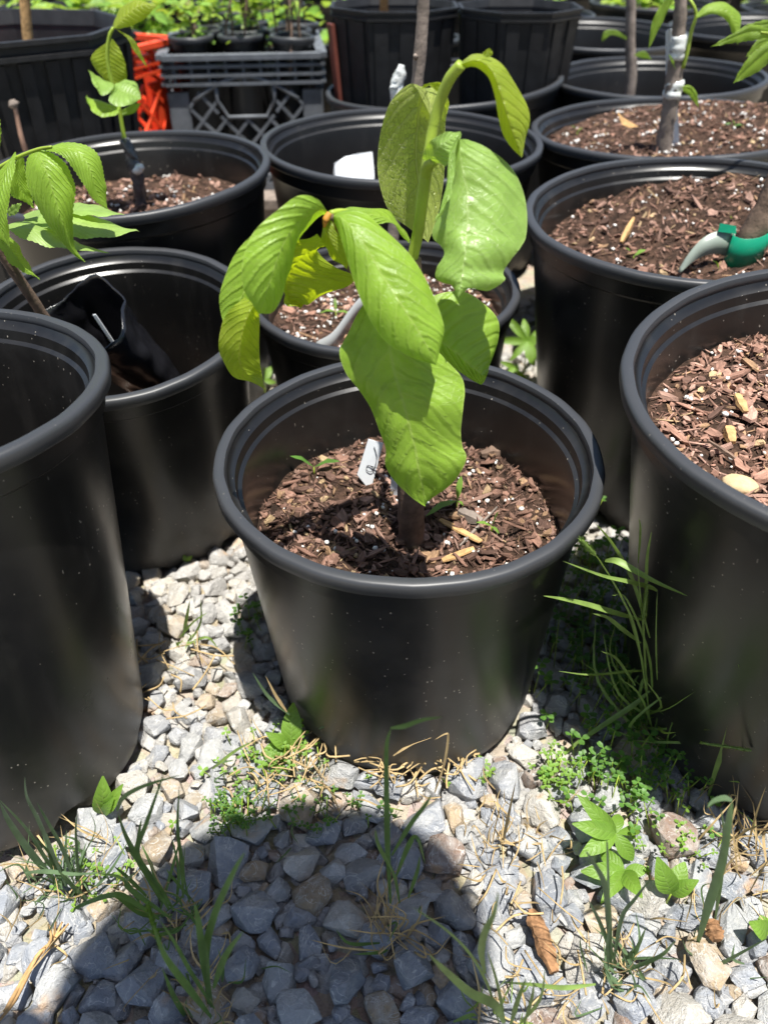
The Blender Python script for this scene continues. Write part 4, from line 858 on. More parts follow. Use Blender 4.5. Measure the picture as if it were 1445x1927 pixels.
stem(wp, M_STEM_GREY, [at(30, 204, 1.38), at(26, 196, 1.38), at(22, 188, 1.38)], [.004, .008, .004], 'flower_head', 8, 3, .4)

# pallet with crates
pal = tag(empty('wooden_pallet', (-0.50, 1.98, 0)), 'low grey wooden pallet carrying the two crates', 'pallet')
for k in range(3):
    mb = MB(); box(mb, Matrix.Translation((0, -.17 + .17 * k, .068)), 1.0, .045, .116); mb.build('bearer', M_STEM_GREY, pal, False)
for k in range(6):
    mb = MB(); box(mb, Matrix.Translation((-.42 + .168 * k, 0, .136)), .12, .40, .02); mb.build('deck_board', M_STEM_GREY, pal, False)
def crate(label, c, rz, mat, W=.33, H=.275, handle=True):
    e = tag(empty('milk_crate', M=Matrix.Translation(c) @ Matrix.Rotation(rz, 4, 'Z')), label, 'crate')
    for face in range(4):
        Mf = Matrix.Rotation(face * math.pi / 2, 4, 'Z')
        def P(x, z, d=0.0): return Mf @ Vector((x, -W / 2 + d, z))
        up = Mf @ Vector((0, -1, 0)); th = .011
        fr = MB()
        cw = .042 if handle else .092
        for x in (-W / 2 + cw / 2 + .001, W / 2 - cw / 2 - .001): bar(fr, P(x, 0, .004), P(x, H * .74, .004), cw, .010, up)
        bar(fr, P(-W / 2, .008), P(W / 2, .008), .016, .012, up); bar(fr, P(-W / 2, H - .006, -.002), P(W / 2, H - .006, -.002), .010, .022, up)
        side = fr.build('side_panel', mat, e, False)
        def piece(a, b, wd, t_, nm):
            mb = MB(); bar(mb, a, b, wd, t_, up); mb.build(nm, mat, side, False)
        for k in range(3): piece(P(-W / 2, H - .023 - .0165 * k, -.001), P(W / 2, H - .023 - .0165 * k, -.001), .0055, .016, 'rail')
        for k in range(9 if face == 0 else 5):
            n = 9 if face == 0 else 5; x = -W / 2 + .02 + (W - .04) * k / (n - 1); piece(P(x, H * .79, .001), P(x, H, .001), .0055, .010, 'upright')
        mb = MB(); arc = [P(-W * .34 + W * .68 * i / 12, H * .68 + .045 * math.sin(math.pi * i / 12), -.003) for i in range(13)]
        tube(mb, arc, [.0042] * 13, 6, 1); mb.build('arch_bar', mat, side)
        if handle:
            hp = [(-.062, H * .82), (-.062, H * .68), (-.042, H * .56), (.042, H * .56), (.062, H * .68), (.062, H * .82)]
            mb = MB(); tube(mb, [P(x, z, -.002) for x, z in hp], [.0045] * 6, 6, 1); mb.build('handle_frame', mat, side)
        x0, x1, z0, z1 = -W / 2 + .042, W / 2 - .042, .014, H * .74
        st_ = (x1 - x0) / (5.0 if handle else 3.2)
        def inh(x, z): return handle and abs(x) < .060 and z > H * .57
        for sg in (1, -1):
            for k in range(-5, 11):
                a = []
                for i in range(61):
                    z = z0 + (z1 - z0) * i / 60; x = x0 + st_ * k + sg * (z - z0) * .92
                    if x0 <= x <= x1 and not inh(x, z): a.append((x, z))
                    elif a:
                        if len(a) > 4: piece(P(*a[0]), P(*a[-1]), .0060, .007 + .0006 * sg, 'lattice_bar')
                        a = []
                if len(a) > 4: piece(P(*a[0]), P(*a[-1]), .0060, .007 + .0006 * sg, 'lattice_bar')
    mb = MB(); box(mb, Matrix.Translation((0, 0, .006)), W - .03, W - .03, .008); mb.build('bottom', mat, e, False)
    return e
crate('dark grey plastic milk crate with diamond lattice and arched handle, full of seedling pots', (-0.318, 2.02, .147), R(7), M_CRATE_GREY)
crate('orange-red plastic crate beside the grey milk crate', (-0.655, 1.90, .147), R(-24), M_CRATE_RED, .29, .29, False)
GREEN = [(1, 1, 1, 1), (.8, 1.0, .7, 1), (1.15, 1.05, .9, 1), (.7, .85, .8, 1)]
def leafy(parent, mb, rng, top, n, spread, size):
    for k in range(n):
        c = top + Vector((rng.gauss(0, spread), rng.gauss(0, spread), rng.uniform(-.7, .35) * spread * 1.6)); s = size * rng.uniform(.6, 1.25)
        d = Vector((rng.gauss(0, 1), rng.gauss(0, 1), rng.uniform(-.5, .5))).normalized(); sd = d.cross(Vector((rng.gauss(0, .4), rng.gauss(0, .4), 1))).normalized() * s * .30; u = sd.cross(d).normalized() * s * .10
        V = [c, c + d * s * .3 + sd - u * -1, c + d * s * .65 + sd * .9 + u, c + d * s, c + d * s * .65 - sd * .9 + u, c + d * s * .3 - sd + u, c + d * s * .5]
        f = rng.uniform(.75, 1.2); g = GREEN[rng.randrange(4)]
        mb.add(V, [(0, 1, 6), (1, 2, 6), (2, 3, 6), (3, 4, 6), (4, 5, 6), (5, 0, 6)], None, (g[0] * f, g[1] * f, g[2] * f, 1))
def bushy(name, label, c, h, n, spread, size, seed, group, nst=4):
    rng = random.Random(seed); e = tag(empty(name, c), label, 'seedling', group); fo = MB()
    for k in range(nst):
        tp = Vector((rng.gauss(0, spread * .6), rng.gauss(0, spread * .4), h * rng.uniform(.7, 1.05))); b = Vector((rng.gauss(0, .02), rng.gauss(0, .02), -.03))
        mb = MB(); tube(mb, [b, b.lerp(tp, .5) + Vector((rng.gauss(0, .008), rng.gauss(0, .008), 0)), tp], [.0028, .0024, .0014], 6, 3); mb.build('stem', M_STEM_B, e)
        leafy(e, fo, rng, tp, n // nst, spread, size)
        leafy(e, fo, rng, b.lerp(tp, .55), n // nst // 3, spread * .7, size * .8)
    fo.build('foliage', M_GREENERY, e, False); return e
def small_pot(label, x, y, z, r, h, group, seed, sd=.03):
    q = (x, y, r, h, random.Random(seed).uniform(-.05, .05), random.Random(seed + 1).uniform(-.04, .04), 0, 0, r * .76)
    e = make_pot(q, label, group, M_POT_FAR, 40, seed); e.matrix_world = Matrix.Translation((0, 0, z)) @ e.matrix_world
    s = MB(); n = 24; rr = (r - .03 if r > .1 else r - .024) - (r * .24) * max(0, sd - .03) / h; s.add([(math.cos(6.2832 * k / n) * rr, math.sin(6.2832 * k / n) * rr, h - sd) for k in range(n)], [tuple(range(n))]); s.build('soil_fill', M_SOIL, e)
    return e
sp = 'seedling pots packed in the grey crate'; sg = 'seedlings growing in the grey crate'
for i, (dx, dy) in enumerate([(-.10, -.10), (.0, -.10), (.10, -.10), (-.10, .0), (.0, .0), (.10, .0), (-.10, .10), (0, .10), (.10, .10)]):
    X, Y_ = -.308 + dx + .006 * dy, 2.02 + dy; small_pot('small black seedling pot standing in the grey crate', X, Y_, .158, .049, .285, sp, 60 + i)
    bushy('crate_seedling', 'green seedling growing out of the grey crate', (X, Y_, .41), .10 + .05 * (i % 3), 46 if i % 2 == 0 else 14, .022, .030, 80 + i, sg, 3)
# rows of pots with greenery further back
bk = 'black pots in the rows at the back'; bs_ = 'green seedlings in the back rows'
far = [(.54, 2.285, .225, .405, 0), (1.02, 2.40, .24, .405, 0), (-.62, 2.42, .15, .36, 1), (-.98, 2.12, .17, .40, 1), (-.72, 2.14, .12, .42, 1), (-1.25, 2.2, .18, .42, 1), (-.28, 2.46, .16, .37, 1), (.06, 2.32, .16, .38, 0), (.42, 2.76, .2, .40, 1), (.86, 2.95, .2, .40, 1), (1.3, 2.8, .2, .4, 1), (-1.4, 2.5, .2, .4, 1), (0.02, 2.80, .18, .4, 1), (-.45, 2.90, .2, .4, 1), (-.90, 2.85, .2, .4, 1), (-1.35, 3.0, .2, .4, 1)]
far += [(-2.2 + .47 * k, 3.42 + .08 * (k % 2), .21, .40, 1) for k in range(11)] + [(-2.5 + .50 * k, 4.0 + .1 * (k % 3), .22, .42, 1) for k in range(12)]
for i, (x, y, r, h, g) in enumerate(far):
    if i < 2: small_pot(('wide black pot behind the thin straight trunk', 'wide black pot behind the taped grey trunk')[i], x, y, 0, r, h, None, 120 + i, .16)
    else: small_pot('black nursery pot in the back rows', x, y, 0, r, h, bk, 120 + i)
    if g: bushy('back_seedling', 'leafy green seedling in the back rows', (x, y, h - .03), (.07 + .03 * ((i * 7) % 3)) if i < 18 else .16, 130 if i < 18 else 80, .055, .046, 200 + i, bs_, 4)
# ------------------------------------------------------------------ grass, straw and weeds on the gravel
def blade_mesh(mb, P, w0, fold=0.25, tw=0.0, taper=0.0, tipp=1.0):
    n = len(P)
    for i, p in enumerate(P): pass
    V = []; F = []; prev = None
    for i, p in enumerate(P):
        t = (P[min(i + 1, n - 1)] - P[max(i - 1, 0)]).normalized(); f = i / (n - 1)
        view = (CAMP - p).normalized(); s = t.cross(view)
        s = s.normalized() if s.length > .05 else (prev or Vector((1, 0, 0)))
        if prev and s.dot(prev) < 0: s = -s
        prev = s; nn = s.cross(t); a = tw * (1 + .4 * f)
        s2 = s * math.cos(a) + nn * math.sin(a); n2 = nn * math.cos(a) - s * math.sin(a)
        w_ = w0 * (taper + (1 - taper) * min(1, .35 + 2.2 * f)) * (1 - f ** 2.2) ** .8 * tipp + w0 * .02
        V += [p - s2 * w_ + n2 * w_ * fold, p, p + s2 * w_ + n2 * w_ * fold]
    for i in range(n - 1):
        for k in range(2): F.append((i * 3 + k, i * 3 + k + 1, i * 3 + 3 + k + 1, i * 3 + 3 + k))
    mb.add(V, F)
def blade(parent, pts, Yb, wpx, mat, dy=-.015, name='blade', tw=0.0, seed=0):
    """pts: pixels from the root to the tip; the distance runs from the root's to the tip's"""
    n = len(pts); P = [at(x, y, Yb + dy * (i / (n - 1))) for i, (x, y) in enumerate(pts)]
    P = catmull(P, 5); inv = wmat(parent).inverted(); P = [p for p in P]
    mb = MB(); blade_mesh(mb, P, wpx * .5 / FPX * .60, .3, tw); mb.v = [tuple(inv @ Vector(v)) for v in mb.v]
    return mb.build(name, mat, parent)
def straws(parent, g, n, rad, h, mat, rng, name='straw', lean=.6, wd=.0009):
    for k in range(n):
        b = Vector((rng.gauss(0, rad), rng.gauss(0, rad), rng.uniform(.0, .006))); d = Vector((rng.gauss(0, lean), rng.gauss(0, lean), 1)).normalized() * h * rng.uniform(.4, 1.1)
        m_ = b + d * .5 + Vector((rng.gauss(0, .12), rng.gauss(0, .12), 0)) * h; P = catmull([b, m_, b + d], 4)
        mb = MB(); blade_mesh(mb, [p + g for p in P], wd * rng.uniform(.6, 1.3), .3, rng.uniform(-1, 1)); mb.v = [tuple(Vector(v) - g) for v in mb.v]; mb.build(name, mat, parent)
def flat_straw(parent, rng, n, rx, ry, L, mat=None):
    for k in range(n):
        c = Vector((rng.uniform(-rx, rx), rng.uniform(-ry, ry), rng.uniform(.012, .030))); a = rng.uniform(0, 6.283); d = Vector((math.cos(a), math.sin(a), rng.gauss(0, .18))) * L * rng.uniform(.4, 1) * .5
        mb = MB(); tube(mb, [c - d, c + Vector((rng.gauss(0, .004), rng.gauss(0, .004), rng.gauss(0, .003))), c + d], [.0007 * rng.uniform(.7, 1.5)] * 3, 5, 3); mb.build('straw', mat or M_STRAW, parent)
def tuft(px, py, label, cat='grass', name='grass_tuft'):
    g = atz(px, py, .018); return tag(empty(name, g), label, cat), g
def foxtail(parent, a, b, Y, r, seed, mat=None):
    rng = random.Random(seed); A, B = at(*a, Y), at(*b, Y - .003); mb = MB(); inv = wmat(parent).inverted(); ax = (B - A)
    tube(mb, [A, B], [r * .35, r * .2], 6, 1)
    for k in range(130):
        f = rng.random(); p = A + ax * f; d = Vector((rng.gauss(0, 1), rng.gauss(0, 1), rng.gauss(0, 1))); d = (d - ax * (d.dot(ax) / ax.length_squared)).normalized()
        e = p + (d + ax.normalized() * 1.1).normalized() * r * rng.uniform(1.2, 2.1) * (1 - .4 * f); q = p + d * r * .55 * (1 - .4 * f)
        s = ax.cross(d).normalized() * .00028
        mb.add([p - s, p + s, e], [(0, 1, 2)]); s *= 2.0; mb.add([p, q + s + ax.normalized() * r * .2, q + ax.normalized() * r * .8, q - s + ax.normalized() * r * .2], [(0, 1, 2, 3)])
    mb.v = [tuple(inv @ Vector(v)) for v in mb.v]; return mb.build('seed_head', mat or M_WEED, parent, False)
rg = random.Random(5)
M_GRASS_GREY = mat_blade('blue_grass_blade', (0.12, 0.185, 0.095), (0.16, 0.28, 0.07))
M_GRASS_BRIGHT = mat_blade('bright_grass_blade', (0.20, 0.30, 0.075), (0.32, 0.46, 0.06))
def tuft_set(px, py, label, blades, mat, straw=(12, .012, .05), extra=6, ex_h=.05, dy=-.02):
    e, g = tuft(px, py, label)
    for i, (pts, wp) in enumerate(blades): blade(e, pts, g.y + rg.uniform(-.012, .012), wp, mat, dy + rg.uniform(-.01, .01), 'blade', rg.uniform(-.5, .5))
    if straw: straws(e, g, straw[0], straw[1], straw[2], M_STRAW, rg)
    straws(e, g, extra, .014, ex_h, mat, rg, 'blade', .5, .0014)
    return e, g
tuft_set(130, 1668, 'grey-green grass clump leaning against the notched pot foot', [
 ([(112, 1665), (63, 1609), (20, 1548), (0, 1508)], 15), ([(118, 1662), (85, 1612), (50, 1558), (-5, 1500)], 9), ([(125, 1668), (98, 1600), (72, 1540), (52, 1500), (47, 1462)], 9), ([(150, 1692), (110, 1645), (94, 1605), (90, 1568)], 14),
 ([(48, 1642), (90, 1640), (140, 1645), (196, 1642)], 9), ([(205, 1722), (160, 1690), (125, 1655), (112, 1640)], 11), ([(140, 1662), (120, 1600), (90, 1545), (70, 1510)], 8), ([(150, 1665), (145, 1610), (143, 1560), (146, 1530)], 6), ([(120, 1660), (90, 1680), (52, 1715), (40, 1725)], 8), ([(135, 1665), (112, 1630), (80, 1590), (60, 1575)], 6)], M_GRASS_GREY, (34, .024, .055), 30, .065)
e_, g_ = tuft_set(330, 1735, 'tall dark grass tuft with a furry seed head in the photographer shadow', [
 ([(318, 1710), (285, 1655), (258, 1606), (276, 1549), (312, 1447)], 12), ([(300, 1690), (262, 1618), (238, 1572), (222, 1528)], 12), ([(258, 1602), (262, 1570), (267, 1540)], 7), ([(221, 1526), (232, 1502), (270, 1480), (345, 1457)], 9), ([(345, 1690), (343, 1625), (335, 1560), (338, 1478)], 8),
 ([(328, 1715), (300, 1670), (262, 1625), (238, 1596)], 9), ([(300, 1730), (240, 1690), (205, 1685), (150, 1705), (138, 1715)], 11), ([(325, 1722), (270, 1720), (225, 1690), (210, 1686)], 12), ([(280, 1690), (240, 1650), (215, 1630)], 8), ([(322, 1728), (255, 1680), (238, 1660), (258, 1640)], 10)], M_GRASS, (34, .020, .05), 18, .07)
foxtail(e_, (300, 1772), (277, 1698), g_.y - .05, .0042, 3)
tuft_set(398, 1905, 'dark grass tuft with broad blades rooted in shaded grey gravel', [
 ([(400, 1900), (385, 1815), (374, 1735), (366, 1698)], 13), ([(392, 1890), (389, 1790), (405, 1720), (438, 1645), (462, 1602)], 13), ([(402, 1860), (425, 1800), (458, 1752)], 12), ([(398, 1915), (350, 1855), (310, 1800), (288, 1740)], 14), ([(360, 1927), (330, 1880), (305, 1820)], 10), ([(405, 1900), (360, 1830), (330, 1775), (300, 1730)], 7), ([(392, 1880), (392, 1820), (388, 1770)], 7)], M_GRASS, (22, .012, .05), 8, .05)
tuft_set(738, 1762, 'dry straw clump with a few tall green blades before the front pot', [
 ([(735, 1700), (730, 1600), (728, 1490), (728, 1405), (736, 1370)], 11), ([(735, 1370), (760, 1366), (795, 1354), (832, 1349)], 8), ([(737, 1610), (770, 1555), (800, 1515), (812, 1495)], 8), ([(738, 1640), (712, 1590), (706, 1560)], 7), ([(745, 1650), (770, 1590), (785, 1578), (800, 1625)], 10), ([(768, 1690), (785, 1640), (790, 1610)], 7), ([(752, 1700), (742, 1650), (720, 1600)], 6)], M_GRASS, (34, .009, .075), 4, .06)
for pts in ([(812, 1495), (830, 1450), (843, 1385), (838, 1381), (818, 1392)], [(690, 1700), (672, 1620), (670, 1606)], [(735, 1750), (700, 1690), (672, 1655)]): pass
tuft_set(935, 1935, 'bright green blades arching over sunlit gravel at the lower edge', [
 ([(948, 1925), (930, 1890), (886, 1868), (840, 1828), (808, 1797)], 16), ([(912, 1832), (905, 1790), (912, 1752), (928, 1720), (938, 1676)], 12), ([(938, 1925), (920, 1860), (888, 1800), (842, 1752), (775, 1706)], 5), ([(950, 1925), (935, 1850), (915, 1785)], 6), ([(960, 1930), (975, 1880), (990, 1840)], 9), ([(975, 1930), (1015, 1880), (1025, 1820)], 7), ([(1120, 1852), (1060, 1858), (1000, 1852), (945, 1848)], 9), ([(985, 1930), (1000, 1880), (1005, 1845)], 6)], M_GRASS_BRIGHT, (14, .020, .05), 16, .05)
tuft_set(1165, 1830, 'green and straw grass tuft in the sun left of the round tan gravel stone', [
 ([(1150, 1830), (1146, 1740), (1139, 1668), (1118, 1625), (1101, 1600)], 12), ([(1152, 1825), (1168, 1730), (1195, 1690), (1228, 1648)], 8), ([(1142, 1830), (1144, 1700), (1142, 1600), (1140, 1580)], 5), ([(1135, 1890), (1140, 1800), (1150, 1720)], 9), ([(1165, 1830), (1130, 1740), (1105, 1690)], 9), ([(1175, 1825), (1200, 1780), (1215, 1745)], 8), ([(1170, 1830), (1240, 1800), (1270, 1770)], 8), ([(1160, 1830), (1190, 1855), (1170, 1790)], 8), ([(1120, 1925), (1140, 1830), (1145, 1780)], 7)], M_GRASS_GREY, (24, .018, .05), 18, .05)
tuft_set(1320, 1780, 'tall bright grass bent at the top near the right dented pot', [
 ([(1312, 1775), (1332, 1708), (1357, 1628), (1372, 1540), (1377, 1506)], 17), ([(1377, 1506), (1362, 1502), (1342, 1508), (1330, 1520)], 9), ([(1345, 1730), (1355, 1660), (1362, 1580), (1356, 1520)], 9), ([(1205, 1902), (1297, 1846), (1372, 1805), (1450, 1762)], 9), ([(1215, 1865), (1300, 1860), (1380, 1845), (1450, 1838)], 6)], M_GRASS_GREY, (8, .02, .04), 5, .04)
e_, g_ = tuft_set(1225, 1385, 'barley-like wild grass with seed heads growing in shade between two pots', [
 ([(1222, 1375), (1214, 1260), (1209, 1167), (1203, 1110), (1199, 1060)], 5), ([(1225, 1370), (1199, 1200), (1168, 1122), (1132, 1061), (1118, 1042)], 5), ([(1208, 1167), (1154, 1153), (1104, 1138), (1060, 1128), (1020, 1121)], 14), ([(1205, 1210), (1171, 1184), (1143, 1162), (1113, 1154)], 11), ([(1138, 1055), (1160, 1056), (1190, 1072), (1230, 1094), (1296, 1123)], 15), ([(1236, 1112), (1220, 1104), (1180, 1094), (1132, 1083), (1059, 1056)], 10), ([(1212, 1262), (1180, 1264), (1110, 1270), (1050, 1263)], 7),
 ([(1222, 1300), (1190, 1328), (1124, 1372), (1070, 1411), (1034, 1450)], 13), ([(1236, 1280), (1234, 1200), (1236, 1110)], 4), ([(1195, 1290), (1160, 1240), (1130, 1225)], 7), ([(1228, 1370), (1222, 1240), (1180, 1130), (1150, 1120)], 6), ([(1220, 1290), (1196, 1200), (1180, 1150)], 5), ([(1230, 1380), (1205, 1310), (1165, 1275)], 7), ([(1222, 1200), (1190, 1090), (1150, 1020), (1120, 985)], 9), ([(1200, 1060), (1204, 1000), (1202, 975)], 5), ([(1215, 1160), (1216, 1060), (1225, 1000)], 7)], M_GRASS_BRIGHT, (18, .012, .06), 46, .15, -.03)
foxtail(e_, (1118, 1044), (1094, 1016), g_.y - .03, .0040, 4, M_GRASS_BRIGHT); foxtail(e_, (1209, 1166), (1217, 1102), g_.y - .02, .0040, 5, M_GRASS_BRIGHT)
e_, g_ = tuft_set(1395, 1500, 'single long pale blade with thin stalks against the dented pot wall', [([(1332, 1497), (1345, 1450), (1362, 1400), (1385, 1315), (1394, 1275), (1388, 1250)], 14), ([(1398, 1470), (1394, 1400), (1386, 1320)], 3), ([(1440, 1520), (1432, 1440), (1405, 1410), (1370, 1405)], 4), ([(1420, 1500), (1400, 1475), (1370, 1470)], 6)], M_GRASS_BRIGHT, (4, .02, .04), 2, .05)
foxtail(e_, (1412, 1412), (1320, 1398), g_.y - .02, .0028, 6, M_GRASS_BRIGHT)
tuft_set(1425, 1600, 'tangle of dry brown grass below the dented pot', [([(1400, 1620), (1420, 1540), (1440, 1480)], 5), ([(1380, 1580), (1410, 1560), (1445, 1550)], 5)], M_STRAW, (60, .030, .06), 10, .06)
tuft_set(965, 1600, 'patch of dry golden straw stubble on sunny gravel', [([(945, 1590), (955, 1540), (970, 1470)], 7), ([(985, 1620), (960, 1640), (930, 1650)], 7)], M_STRAW, (60, .022, .04), 2, .05)
e_, g_ = tuft(790, 1452, 'heap of golden straw and thin stalks against the foot of the front pot', 'straw', 'straw_heap'); flat_straw(e_, rg, 55, .050, .018, .040); straws(e_, g_, 22, .03, .045, M_STRAW, rg, 'straw', .9)
blade(e_, [(815, 1500), (835, 1440), (843, 1388), (838, 1381), (818, 1392)], g_.y - .02, 6, M_STRAW, 0); blade(e_, [(775, 1405), (790, 1430), (808, 1458)], g_.y, 8, M_GRASS_GREY, 0); blade(e_, [(740, 1422), (775, 1400), (812, 1388)], g_.y - .01, 6, M_STRAW, 0)
e_, g_ = tuft(360, 1215, 'small green grass sprout on a clod between the pots'); straws(e_, g_, 5, .006, .03, M_GRASS_BRIGHT, rg, 'blade', .8, .002)
for pts, wp in (([(345, 1200), (352, 1160), (358, 1130)], 10), ([(360, 1205), (378, 1170), (378, 1125)], 7), ([(345, 1205), (310, 1230), (265, 1235)], 8), ([(365, 1205), (392, 1200), (412, 1222)], 8), ([(338, 1200), (365, 1170), (392, 1152)], 6)): blade(e_, pts, g_.y, wp, M_GRASS_BRIGHT, -.005)

def weed(px, py, label, leaves, mat, cat='weed', lift=.03, name='weed'):
    """leaves: (tip px, tip py, dy, half width px)"""
    g = atz(px, py, .018); e = tag(empty(name, g), label, cat)
    c = at(px, py - lift * 1000, g.y) if lift > .5 else g + Vector((0, 0, lift))
    stem(e, M_STEM_G, [g - Vector((0, 0, .01)), c], [.0012, .001], 'stem', 6, 1)
    for (x, y, dy, wd) in leaves:
        tip = at(x, y, g.y + dy); d = tip - c; L = d.length; s = d.cross(CAMP - c).normalized() * (wd / FPX * .75); u = s.cross(d).normalized() * L * .12
        if u.z < 0: u = -u
        V = []; n = 8; F = []; U = []
        for i in range(n + 1):
            f = i / n; k = math.sin(math.pi * min(1, f * .96 + .02)) ** .8 * (1.15 - .35 * f); p = c + d * f + u * 4 * f * (1 - f)
            V += [p - s * k + u * .5 * k, p, p + s * k + u * .5 * k]; U += [(0, f), (.5, f), (1, f)]
        for i in range(n):
            for k in range(2): F.append((i * 3 + k, i * 3 + k + 1, i * 3 + 4 + k, i * 3 + 3 + k))
        mb = MB(); mb.add(to_local(e, V), F, U); mb.build('leaf', mat, e)
    return e
M_WEEDLEAF = mat_leaf('broadleaf_weed', (0.17, 0.31, 0.040), (0.30, 0.44, 0.12), (0.30, 0.52, 0.03), nlat=7, bumps=.3)
weed(1146, 1600, 'bright star-shaped broadleaf weed on sunny gravel', [(1086, 1496, .02, 14), (1076, 1550, 0, 15), (1090, 1612, -.02, 15), (1190, 1620, -.015, 14), (1164, 1532, .02, 11), (1200, 1560, .02, 9)], M_WEEDLEAF, lift=.030)
weed(1170, 1650, 'wide-leaved weed rosette under the star-shaped weed', [(1092, 1640, .0, 15), (1128, 1600, .02, 14), (1208, 1690, -.03, 15), (1130, 1700, -.03, 12), (1220, 1636, 0, 11)], M_WEEDLEAF, lift=.010)
weed(1258, 1690, 'small weed with two oval leaves by white gravel', [(1236, 1612, .015, 19), (1288, 1622, .02, 16), (1314, 1656, .0, 13)], M_WEEDLEAF, lift=.008)
weed(196, 1535, 'upright oval leaf sprouting beside the notched pot foot', [(194, 1460, .01, 18), (232, 1475, .01, 13), (215, 1500, 0, 9)], M_WEEDLEAF, lift=.004)
weed(1440, 1760, 'little round-leaved weed at the gravel edge by the long grass blade', [(1408, 1735, .0, 16), (1430, 1722, .01, 14)], M_WEEDLEAF, lift=.006)
weed(548, 1420, 'leafy weed with two upright oval leaves at the front pot foot', [(490, 1420, -.01, 20), (552, 1322, .03, 20), (500, 1378, 0, 13), (580, 1420, 0, 10)], M_WEEDLEAF, lift=.012)
weed(985, 700, 'leafy bright weed in the gap behind the front pot', [(948, 590, .03, 14), (930, 640, 0, 14), (1012, 640, .0, 18), (1005, 690, -.03, 20), (958, 680, -.02, 12), (985, 600, .03, 14), (1022, 615, .03, 10)], M_WEEDLEAF, lift=.06)
weed(965, 720, 'lower leafy weed in the same gap, close to the rim', [(940, 680, 0, 10), (975, 690, -.02, 10), (950, 715, -.02, 12), (1000, 735, -.01, 10)], M_WEEDLEAF, lift=.03)
weed(500, 745, 'pale leaves in the gap left of the front pot rim', [(480, 715, 0, 14), (510, 690, .02, 14), (470, 740, 0, 12), (520, 720, 0, 9)], M_WEEDLEAF, lift=.03)
weed(352, 1062, 'tiny sprout at the foot of the pot with the sleeve', [(346, 1044, 0, 6), (362, 1046, 0, 6), (356, 1040, .01, 5)], M_WEEDLEAF, lift=.006)
def clover(px, py, label, n, rx, ry, size, mat, seed, hmax=.03, cat='clover', trio=True):
    rng = random.Random(seed); g = atz(px, py, .015); e = tag(empty('clover_patch', g), label, cat); st_ = MB(); lf = MB()
    for k in range(n):
        b = Vector((rng.gauss(0, rx), rng.gauss(0, ry), 0)); tp = b + Vector((rng.gauss(0, .006), rng.gauss(0, .006), rng.uniform(.35, 1) * hmax)); tube(st_, [b, tp], [.0006, .0005], 5, 1)
        a0 = rng.uniform(0, 6.28); s = size * rng.uniform(.6, 1.2)
        for j in range(3):
            a = a0 + j * 2.094; d = Vector((math.cos(a), math.sin(a), rng.uniform(-.15, .35))); w_ = Vector((-math.sin(a), math.cos(a), 0)) * .62; ce = tp + d * s * .55 + Vector((0, 0, -.1 * s))
            V = [tp, tp + d * s * .45 + w_ * s * .55, tp + d * s * .9 + w_ * s * .5, tp + d * s * 1.02 + w_ * s * .2, tp + d * s * .92, tp + d * s * 1.02 - w_ * s * .2, tp + d * s * .9 - w_ * s * .5, tp + d * s * .45 - w_ * s * .55, ce]
            lf.add(V, [(i, (i + 1) % 8, 8) for i in range(8)])
    tag(st_.build('stems', M_STEM_G, e), kind='stuff'); tag(lf.build('leaflets', mat, e), kind='stuff'); return e
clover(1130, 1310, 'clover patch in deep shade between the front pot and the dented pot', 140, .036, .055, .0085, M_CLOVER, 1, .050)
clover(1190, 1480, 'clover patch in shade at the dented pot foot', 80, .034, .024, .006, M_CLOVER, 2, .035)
clover(1045, 1468, 'bright low clover tuft lit by sun beside the front pot', 44, .012, .010, .0050, M_WEED, 3, .026)
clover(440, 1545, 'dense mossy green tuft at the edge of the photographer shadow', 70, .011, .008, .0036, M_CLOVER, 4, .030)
clover(520, 1440, 'tangled low weeds at the left of the front pot foot', 60, .022, .014, .0050, M_WEED, 5, .030)
clover(190, 1650, 'pale clover mixed into the grey-green grass clump', 24, .018, .012, .0045, M_WEED, 6, .025)
clover(890, 1455, 'few clover leaves by the straw heap', 12, .016, .008, .0050, M_WEED, 7, .015)
clover(1255, 1580, 'small-leaved clover beside the star-shaped weed', 30, .026, .014, .0042, M_WEED, 8, .022)
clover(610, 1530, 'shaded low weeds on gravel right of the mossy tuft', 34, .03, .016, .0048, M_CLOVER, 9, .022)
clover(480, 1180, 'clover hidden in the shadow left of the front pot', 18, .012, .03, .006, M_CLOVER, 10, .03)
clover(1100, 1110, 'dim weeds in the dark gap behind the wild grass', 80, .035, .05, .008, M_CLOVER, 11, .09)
e_, g_ = tuft(540, 1470, 'wispy straw and thin blades among the low weeds', 'straw', 'straw_heap'); flat_straw(e_, rg, 40, .05, .03, .04); straws(e_, g_, 20, .03, .04, M_GRASS_GREY, rg, 'blade', .8); straws(e_, g_, 16, .03, .04, M_STRAW, rg, 'straw', .9)
blade(e_, [(540, 1340), (520, 1310), (500, 1272)], g_.y + .04, 8, M_STRAW, 0); blade(e_, [(545, 1345), (505, 1310), (475, 1265)], g_.y + .04, 9, M_GRASS_GREY, 0); blade(e_, [(600, 1372), (635, 1355), (680, 1348)], g_.y + .03, 8, M_GRASS_GREY, 0); blade(e_, [(400, 1447), (440, 1415), (475, 1395)], g_.y, 8, M_GRASS_BRIGHT, 0)
e_, g_ = tuft(310, 1290, 'scattered dry grass stems on pale gravel between two pots', 'straw', 'straw_heap'); flat_straw(e_, rg, 26, .06, .05, .05)
e_, g_ = tuft(1120, 1790, 'scattered dry rootlets and straw on sunlit gravel', 'straw', 'straw_heap'); flat_straw(e_, rg, 24, .09, .05, .045)
